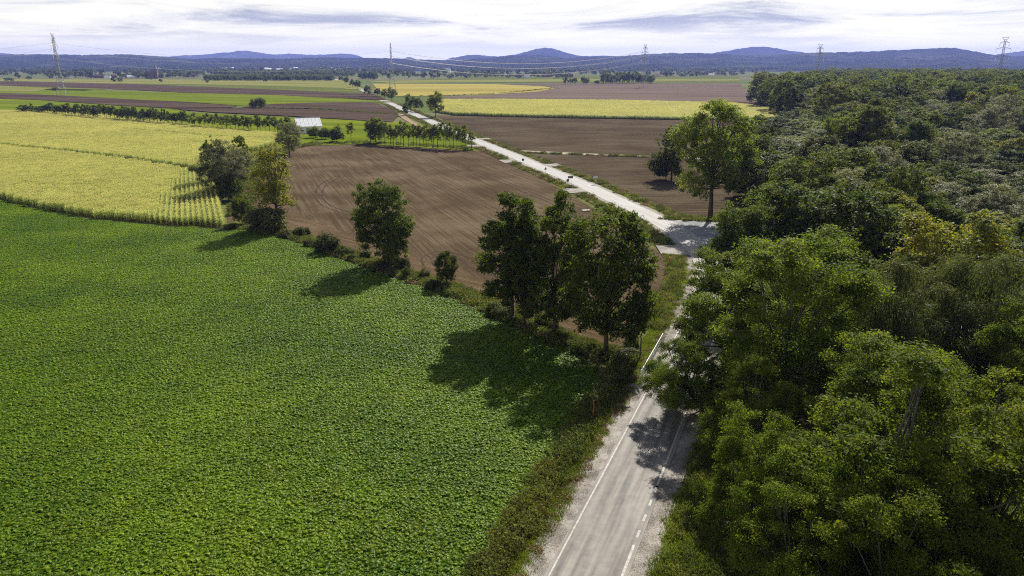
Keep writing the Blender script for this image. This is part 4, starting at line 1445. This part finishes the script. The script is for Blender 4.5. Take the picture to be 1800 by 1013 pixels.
def pylon(px, py_base, ty, rz, label, D=None):
    if D is None:
        X, Y = at(px, py_base)
    else:
        Y = D
        X = (px - 900) / FPX * depth_of(D, 30)
    H = height_of(Y, ty)
    o = empty("pylon", (X, Y, 0), rz)
    tag(o, label, "pylon", "pylons of the power line crossing the plain")
    b, w, t = 4.6, 1.5, 0.75                       # half widths at foot, waist, top
    zw, zt = H * .42, H * .93

    def half(z):
        return b + (w - b) * z / zw if z < zw else w + (t - w) * (z - zw) / (zt - zw)
    for sx in (-1, 1):
        for sy in (-1, 1):
            bars([((sx * half(z0), sy * half(z0), z0), (sx * half(z1), sy * half(z1), z1)) for z0, z1 in ((-.3, zw), (zw, zt))], .18).build("leg", PYLON_STEEL, o)
    segs, z = [], 0.0
    while z < zt - 1:
        h = half(z)
        z2 = min(zt, z + max(2.2, h * 1.9))
        h2 = half(z2)
        for k in range(4):
            c = [(-1, -1), (1, -1), (1, 1), (-1, 1)]
            p, q = c[k], c[(k + 1) % 4]
            segs.append(((p[0] * h, p[1] * h, z), (q[0] * h2, q[1] * h2, z2)))
            segs.append(((q[0] * h, q[1] * h, z), (p[0] * h2, p[1] * h2, z2)))
            segs.append(((p[0] * h2, p[1] * h2, z2), (q[0] * h2, q[1] * h2, z2)))
        z = z2
    bars(segs, .085).build("bracing", PYLON_STEEL, o)
    # horned top: a shallow V with a bar across it
    bars([((0, -.7, zt), (-3.4, 0, H)), ((0, .7, zt), (-3.4, 0, H)), ((0, -.7, zt), (3.4, 0, H)), ((0, .7, zt), (3.4, 0, H)), ((-3.4, 0, H), (3.4, 0, H)), ((-1.6, 0, (zt + H) / 2), (1.6, 0, (zt + H) / 2))], .2).build("earth_wire_peak", PYLON_STEEL, o)
    tips = []
    for f, a in ARMS:
        z = H * f
        s = []
        for sx in (-1, 1):
            for sy in (-1, 1):
                h = half(z)
                s.append(((sx * h, sy * h, z), (sx * a, 0, z + .2)))
                s.append(((sx * h, sy * h, z + 2.2), (sx * a, 0, z + .2)))
            s.append(((sx * a * .55, -.5, z), (sx * a * .55, .5, z)))
        arm = bars(s, .17).build("crossarm", PYLON_STEEL, o)
        for sx in (-1, 1):
            ins = MB()
            ins.tube([(sx * a, 0, z), (sx * a, 0, z - 4.2)], .16, 6)
            for q in range(6):
                ins.tube([(sx * a, 0, z - .7 - q * .55), (sx * a, 0, z - .9 - q * .55)], .36, 7)
            ins.build("insulator", GLASSY, arm)
            tips.append((sx * a, z - 4.2))
    ca, sa = math.cos(rz), math.sin(rz)
    return o, [(X + a * ca, Y + a * sa, z) for a, z in tips], [(X + a * ca, Y + a * sa, H) for a in (-3.4, 3.4)]


def cable(p, q, sag, r=.06):
    n = 28
    pts = []
    for i in range(n + 1):
        t = i / n
        pts.append((p[0] + (q[0] - p[0]) * t, p[1] + (q[1] - p[1]) * t, p[2] + (q[2] - p[2]) * t - 4 * sag * t * (1 - t)))
    return MB().tube(pts, r, 4)


P1 = pylon(110, 168, 58, math.radians(-84), "lattice pylon at the far left, seen end on")
P2 = pylon(690, 161, 76, math.radians(-74), "lattice pylon rising behind the middle of the road, seen end on")
P3 = pylon(1131, 154.5, 78, math.radians(-52), "lattice pylon on the pale ploughed field with bright conductors")
P4 = pylon(1438, 0, 78, math.radians(-40), "lattice pylon behind the wood, second from the right", D=1120)
P5 = pylon(1758, 0, 66, math.radians(-28), "lattice pylon rising from the wood at the right edge", D=930)
CN = ("upper", "middle", "lower")
for A, B, sag, nm in ((P2, P3, 17, "sagging across the plain between the middle and right pylons"), (P3, P4, 15, "between the two pylons behind the wood's left end"), (P1, P2, 13, "between the two left pylons"), (P4, P5, 13, "running over the wood to the right pylon")):
    for i, (a, b) in enumerate(zip(A[1], B[1])):
        c = cable(a, b, sag, .15 if A is P2 else .05).build("conductor", GLINT_ALU)
        tag(c, "%s %s conductor %s" % (CN[i // 2], "near" if i % 2 == 0 else "far", nm), "power cable", "conductors of the power line")
for A, sgn, nm in ((P1, -1, "left"), (P5, 1, "right")):
    for i, a in enumerate(A[1][:4]):
        q = (a[0] + sgn * 380, a[1] + (-40 if sgn < 0 else -160), a[2])
        c = cable(a, q, 13, .05).build("conductor", GLINT_ALU)
        tag(c, "%s %s conductor leaving the picture at the %s edge" % (CN[i // 2], "near" if i % 2 == 0 else "far", nm), "power cable", "conductors of the power line")

# ------------------------------------------------------------------ road signs, posts, railing
def disc(m, x, y, z, r, th=.03, n=20, ang0=0.0):
    b = len(m.v)
    for s in (-1, 1):
        for k in range(n):
            t = ang0 + 2 * math.pi * k / n
            m.v.append((x + r * math.cos(t), y + s * th / 2, z + r * math.sin(t)))
    m.f.append([b + k for k in range(n)]); m.f.append([b + n + k for k in range(n)][::-1])
    for k in range(n):
        k2 = (k + 1) % n
        m.f.append([b + k, b + n + k, b + n + k2, b + k2])
    return m


def sign_root(px, py, rz, label):
    X, Y = at(px, py)
    o = empty("road_sign", (X, Y, 0.1), rz)
    tag(o, label, "road sign")
    return o


def clamps(o, x, zs, plate):
    for z in zs:
        MB().box(x - .09, x + .09, -.09, -.045, z - .03, z + .03).build("clamp", STEEL, plate)


o = sign_root(919.5, 295, math.radians(18), "round road sign seen from its dark back, farthest of the signs")
MB().tube([(0, 0, -.3), (0, 0, 3.1)], .05, 8).build("post", STEEL, o)
pl = disc(MB(), 0, .07, 2.75, .48).build("plate", SIGN_BACK, o); clamps(o, 0, (2.55, 2.95), pl)
o = sign_root(959, 311, math.radians(18), "triangular warning sign seen from its dark back beside the road")
MB().tube([(0, 0, -.3), (0, 0, 2.9)], .05, 8).build("post", STEEL, o)
pl = disc(MB(), 0, .07, 2.55, .60, n=3, ang0=math.pi / 2).build("plate", SIGN_BACK, o); clamps(o, 0, (2.4, 2.7), pl)
o = sign_root(1002.5, 331.5, math.radians(14), "dark backed rectangular place sign on two thin posts")
for x in (-.45, .45):
    MB().tube([(x, 0, -.3), (x, 0, 3.6)], .045, 8).build("post", STEEL, o)
pl = MB().box(-.8, .8, .05, .09, 2.95, 3.65).build("plate", SIGN_BACK, o); clamps(o, -.45, (3.1, 3.5), pl); clamps(o, .45, (3.1, 3.5), pl)
o = sign_root(997.8, 331, math.radians(14), "round sign seen from its back, just below the rectangular place sign")
MB().tube([(0, 0, -.3), (0, 0, 2.75)], .045, 8).build("post", STEEL, o)
pl = disc(MB(), 0, .07, 2.25, .46).build("plate", SIGN_BACK, o); clamps(o, 0, (2.05, 2.45), pl)
o = sign_root(1046.3, 325.5, math.radians(20), "white place name sign facing the camera on two posts right of the road")
for x in (-.42, .42):
    MB().tube([(x, 0, -.3), (x, 0, 2.5)], .045, 8).build("post", STEEL, o)
pl = MB().box(-.75, .75, -.09, -.05, 1.75, 2.55).build("plate", SIGN_WHITE, o)
MB().box(-.70, .70, -.096, -.092, 1.80, 1.98).build("lower_band", SIGN_BACK, pl)
# concrete well ring by the plough edge
X, Y = at(1030, 372)
o = empty("drain_cover", (X, Y, 0.05), .3)
tag(o, "pale concrete slab lying at the edge of the ploughed field below the signs", "concrete slab")
MB().box(-1.0, 1.0, -.6, .6, 0, .35).build("slab", CONCRETE, o)
MB().tube([(.5, 0, .3), (.5, 0, 1.1)], .06, 6).build("marker", DARK_AND_SHADE, o)

# bridge railing on the left side of the road
sA, sB = road_s_at_y(79.5), road_s_at_y(92)
rl = empty("bridge_railing", (0, 0, 0))
tag(rl, "white tubular railing on the left edge of the small road bridge", "railing")
nP = 7
tops = []
for i in range(nP):
    p = road_pt(sA + (sB - sA) * i / (nP - 1), -3.9)
    MB().tube([(p[0], p[1], 0), (p[0], p[1], 1.25)], .05, 6).build("post", WHITE, rl)
    tops.append((p[0], p[1]))
for z in (.45, .85, 1.25):
    MB().tube([(x, y, z) for x, y in tops], .045, 6).build("rail", WHITE, rl)
# marker posts
def post(px, py, h, r, mat, name, label, cat, capm=None, lean=0):
    X, Y = at(px, py)
    o = empty(name, (X, Y, 0.1))
    tag(o, label, cat)
    MB().tube([(0, 0, -.4), (lean * .5, 0, h * .6), (lean, 0, h)], [r, r * .95, r * .9], 8).build("shaft", mat, o)
    MB().tube([(lean, 0, h + .001), (lean, 0, h + r * 1.2)], [r * 1.15, r * .7], 8).build("cap", capm or mat, o)
    return o


post(1125, 634, 2.75, .09, WOOD, "wooden_post", "dark wooden post standing in the scrub by the white railing", "post")
post(1100.5, 638, 1.0, .10, BLUE, "marker_post", "short blue marker post left of the wooden post", "post", WHITE)
post(1042.5, 742, 2.3, .07, RED, "marker_post", "red painted pole at the corner of the beet field", "post", RED)
post(1050, 713, 1.1, .04, STEEL, "marker_post", "thin grey stake right of the red pole", "post")
for px, lb in ((1175.5, "left of the two yellow marker posts by the field access"), (1180, "right of the two yellow marker posts by the field access")):
    post(px, 466, 1.3, .12, YPAINT, "marker_post", lb, "post", YPAINT)

# ------------------------------------------------------------------ barn and village
def gable(name, X, Y, rz, L, W, hw, hr, wall, roof, label, cat="house", chimney=True, group=None, door=False):
    """house: walls with gables, pitched roof with eaves, chimney, door, windows"""
    o = empty(name, (X, Y, 0), rz)
    tag(o, label, cat, group)
    m = MB()
    l, w = L / 2, W / 2
    m.v = [(-l, -w, 0), (l, -w, 0), (l, w, 0), (-l, w, 0), (-l, -w, hw), (l, -w, hw), (l, w, hw), (-l, w, hw), (-l, 0, hw + hr), (l, 0, hw + hr)]
    m.f = [[0, 1, 5, 4], [2, 3, 7, 6], [1, 2, 6, 9, 5], [3, 0, 4, 8, 7]]
    m.build("wall", wall, o)
    e, k = .5, hr / w
    r = MB()
    for s in (-1, 1):
        r.v, b = r.v, len(r.v)
        a = [(-l - e, s * (w + e), hw - e * k), (l + e, s * (w + e), hw - e * k), (l + e, 0, hw + hr), (-l - e, 0, hw + hr)]
        r.v += [(x, y, z + .02) for x, y, z in a] + [(x, y, z + .3) for x, y, z in a]
        r.f += [[b, b + 1, b + 2, b + 3], [b + 4, b + 7, b + 6, b + 5], [b, b + 4, b + 5, b + 1], [b + 1, b + 5, b + 6, b + 2], [b + 3, b + 2, b + 6, b + 7], [b, b + 3, b + 7, b + 4]]
    rf = r.build("roof", roof, o)
    if chimney:
        MB().box(l * .3, l * .3 + .8, -.4 - w * .3, .4 - w * .3, hw + hr * .5, hw + hr + 1).build("chimney", BRICK, rf)
    if door:
        for sx in (-1, 1):
            dd = MB().box(sx * l + (.0 if sx < 0 else .01) - .06, sx * l + .06, -2.0, 2.0, 0, 3.6).build("door", BLUE, o)
    return o


X, Y = at(533, 237)
gable("barn", X, Y + 10, math.radians(25), 12.5, 11, 4.0, 3.9, WALL_W, ROOF_WHITE, "white barn with a pale sheet roof between the tree rows", "barn", chimney=False, door=True)
_b = bpy.data.objects["barn"]
_r = [c for c in _b.children if c.name.startswith("roof")][0]
for _k in range(7):
    _x = -6.2 + _k * 2.06
    MB().tube([(_x, -5.95, 3.98), (_x, 0, 8.22)], .05, 4).build("roof_seam", STEEL, _r)
MB().tube([(-6.8, 0, 8.22), (6.8, 0, 8.22)], .14, 6).build("ridge_cap", STEEL, _r)
MB().box(-1.8, 1.8, -5.56, -5.502, 0, 3.0).build("door", BLUE, _b)
for _x in (-4.6, 3.4):
    MB().box(_x, _x + 1.3, -5.54, -5.502, 1.2, 2.2).build("window", DARK_AND_SHADE, _b)
VR = np.random.default_rng(12)
HL = ["white walled house among the trees of the left village", "cream house with a red roof in the left village"]
VH = [(176, 137.5, 30, 10, "b", "r", "long red brown barn in the left village"), (196, 137.5, 26, 10, "b", "r", "second red brown barn, right of the first, in the left village"), (160, 137.5, 14, 9, "c", "r", "cream gabled house left of the red barns"), (231, 138, 18, 10, "w", "w", "bright white house left of the church"), (122, 138, 14, 9, "w", "g", "small pale house behind the left pylon"), (190, 140, 14, 8, "w", "w", "low white shed in front of the red barns"), (257, 137, 14, 9, "c", "r", "small red roofed house left of the church"),
      (282, 137, 16, 10, "b", "r", "red roofed house just right of the church"), (297, 135, 13, 9, "w", "r", "pale house two along from the church"), (330, 135, 13, 9, "c", "r", "cream house right of the village trees"), (338, 134.5, 13, 9, "w", "r", "white house with red roof beside the dark plantation"), (346, 135.5, 12, 9, "c", "g", "grey roofed house beside the dark plantation"),
      (1154, 135.5, 20, 12, "c", "r", "pink roofed farmhouse right of the dark copse"), (1250, 134.5, 16, 9, "w", "w", "white house near the far right tree line"), (920, 137, 16, 9, "w", "r", "white house by the lower conductor"), (926, 138, 14, 8, "w", "w", "small white building right of the white house by the conductor"), (960, 136, 26, 9, "b", "r", "reddish farm building behind the copse"), (1000, 136.5, 22, 9, "b", "r", "long reddish farm building left of the copse"),
      (1262, 133, 14, 9, "c", "r", "cream house at the far right tree line"), (118, 136, 12, 8, "w", "r", "little house with red roof left of the left pylon")]
WM = {"w": WALL_W, "c": WALL_C, "b": BRICK}
RM = {"r": ROOF_RED, "g": ROOF_GREY, "w": ROOF_WHITE}
for px, py, L, W, wm, rm, lb in VH:
    X, Y = at(px, py)
    gable("house" if L < 20 else "farm_building", X, Y, VR.uniform(-.5, .5), L, W, VR.uniform(4, 5.5), VR.uniform(3.5, 4.5), WM[wm], RM[rm], lb, "house")
for i in range(34):
    px = [VR.uniform(470, 610), VR.uniform(270, 470), VR.uniform(610, 800)][0 if i < 22 else 1 if i < 30 else 2]
    Y = VR.uniform(3300, 4600)
    X = (px - 900) / FPX * Y * CP
    gable("house", X, Y, VR.uniform(-1, 1), VR.uniform(14, 26), VR.uniform(10, 15), VR.uniform(7, 12), 5, WALL_W, ROOF_RED if i % 3 == 0 else ROOF_WHITE, "small pale house in the distant town below the hills", "house", group="houses of the distant town", chimney=False)
# church
X, Y = at(268, 138.5)
ch = empty("church", (X, Y, 0), .25)
tag(ch, "red brick church with a pointed tower in the left village", "church")
MB().box(-14, 6, -6, 6, 0, 12).build("nave_wall", BRICK, ch)
rf = MB()
rf.v = [(-14.5, -6.8, 11.5), (6, -6.8, 11.5), (6, 6.8, 11.5), (-14.5, 6.8, 11.5), (-14.5, 0, 19), (6, 0, 19)]
rf.f = [[0, 1, 5, 4], [2, 3, 4, 5], [0, 4, 3], [1, 2, 5], [0, 3, 2, 1]]
rf.build("nave_roof", ROOF_RED, ch)
MB().box(6.01, 13, -3.6, 3.6, 0, 24).build("tower", BRICK, ch)
sp = MB()
sp.v = [(5.6, -4, 24.01), (13.4, -4, 24.01), (13.4, 4, 24.01), (5.6, 4, 24.01), (9.5, 0, 36)]
sp.f = [[0, 1, 4], [1, 2, 4], [2, 3, 4], [3, 0, 4], [3, 2, 1, 0]]
sp.build("spire", ROOF_GREY, ch)

# ------------------------------------------------------------------ far trees, one by one where they stand apart
FT = {"far_left": "tree of the ragged line before the left village", "far_mid": "tree of the belt far behind the middle of the plain", "far_right": "tree of the far tree line on the right"}


def far_tree(px, py, h, w, label, group=None):
    tree("far", at(px, py), label, h=h, w=w, group=group, name="distant_tree")


for px, py, h, w, lb in ((32, 138, 14, 20, "round tree in the ragged line at the far left edge"), (52, 141, 9, 15, "bushy dark tree in front of the line at the far left"), (13, 142.5, 7, 14, "left of two low trees near the left edge"), (21, 143, 7, 10, "right of two low trees near the left edge"), (200, 144.5, 10, 13, "left of two dark trees before the left village"), (212, 144.5, 10, 12, "right of two dark trees before the left village"), (283, 145, 7, 9, "single round tree on the pale field below the church"), (266, 140.5, 6, 12, "low round tree just below the church"), (365, 146, 7, 9, "single round tree on the pale field before the plantation"), (98, 160, 5, 9, "small bush on the green field left of the pylon's foot"), (467, 144, 8, 12, "bush by the pale field before the plantation"), (656, 140.5, 14, 9, "narrow dark tree right of the square copse"), (684, 140.5, 17, 13, "round dark tree beside the middle pylon")):
    far_tree(px, py, h, w, lb)
for px in list(np.arange(88, 160, 6.5)) + list(np.arange(210, 262, 6)) + list(np.arange(286, 345, 6)):
    far_tree(px + VR.uniform(-2, 2), VR.uniform(136, 139.5), VR.uniform(8, 17), VR.uniform(10, 18), FT["far_left"], "trees before the left village")
for px in list(np.arange(633, 662, 3.6)):
    far_tree(px, 140.5 + VR.uniform(-.4, .2), VR.uniform(15, 19), 11, "tree of the square dark copse left of the middle pylon", "trees of the square copse")
for px in list(np.arange(1060, 1148, 4.2)):
    far_tree(px + VR.uniform(-1, 1), 147 + VR.uniform(-1.4, .4), VR.uniform(15, 22) if px < 1120 else VR.uniform(14, 19), 14, "tree of the dark copse beside the right pylon", "trees of the copse beside the right pylon")
for px in (994, 1003, 1010, 1025, 1031, 1049):
    far_tree(px, 148, VR.uniform(10, 13) if px != 1049 else 7, 12, "tree of the loose clump left of the dark copse", "trees of the loose clump left of the copse")
for px in list(np.arange(700, 1000, 8)):
    far_tree(px + VR.uniform(-3, 3), VR.uniform(134.5, 138.5), VR.uniform(9, 18), VR.uniform(14, 22), FT["far_mid"], "trees far behind the middle of the plain")
for px in list(np.arange(1165, 1300, 6.5)):
    far_tree(px + VR.uniform(-3, 3), VR.uniform(132, 136), VR.uniform(9, 18), VR.uniform(13, 22), FT["far_right"], "trees of the far right tree line")
# masses: the dark plantation and the belts below the hills
FARP = [proto_obj("far_tree_source", p["crown"]) for p in T["far"]]


def belt(name, pxs, pys, n, label, h0, h1, seed):
    rng = np.random.default_rng(seed)
    pts = np.array([at(rng.uniform(*pxs), rng.uniform(*pys)) for _ in range(n)])
    return gn_scatter(name, np.column_stack([pts, np.zeros(n)]), rng.uniform(0, 6.28, n), rng.uniform(h0, h1, n) / 11, FARP, label, seed)


belt("plantation", (362, 585), (139, 142.3), 420, "dark even plantation on the plain left of the road", 9, 12, 51)
belt("tree_belt", (-60, 700), (127.5, 134), 260, "hazy belt of trees and hedges below the left hills", 10, 20, 52)
belt("tree_belt", (560, 1330), (126, 133), 240, "hazy belt of trees and hedges below the right hills", 10, 20, 53)
belt("tree_belt", (-60, 1400), (122, 126.5), 360, "bluish woods at the foot of the hills", 14, 24, 54)
belt("tree_belt", (400, 620), (131, 137), 160, "trees round the edge of the distant town", 10, 17, 55)
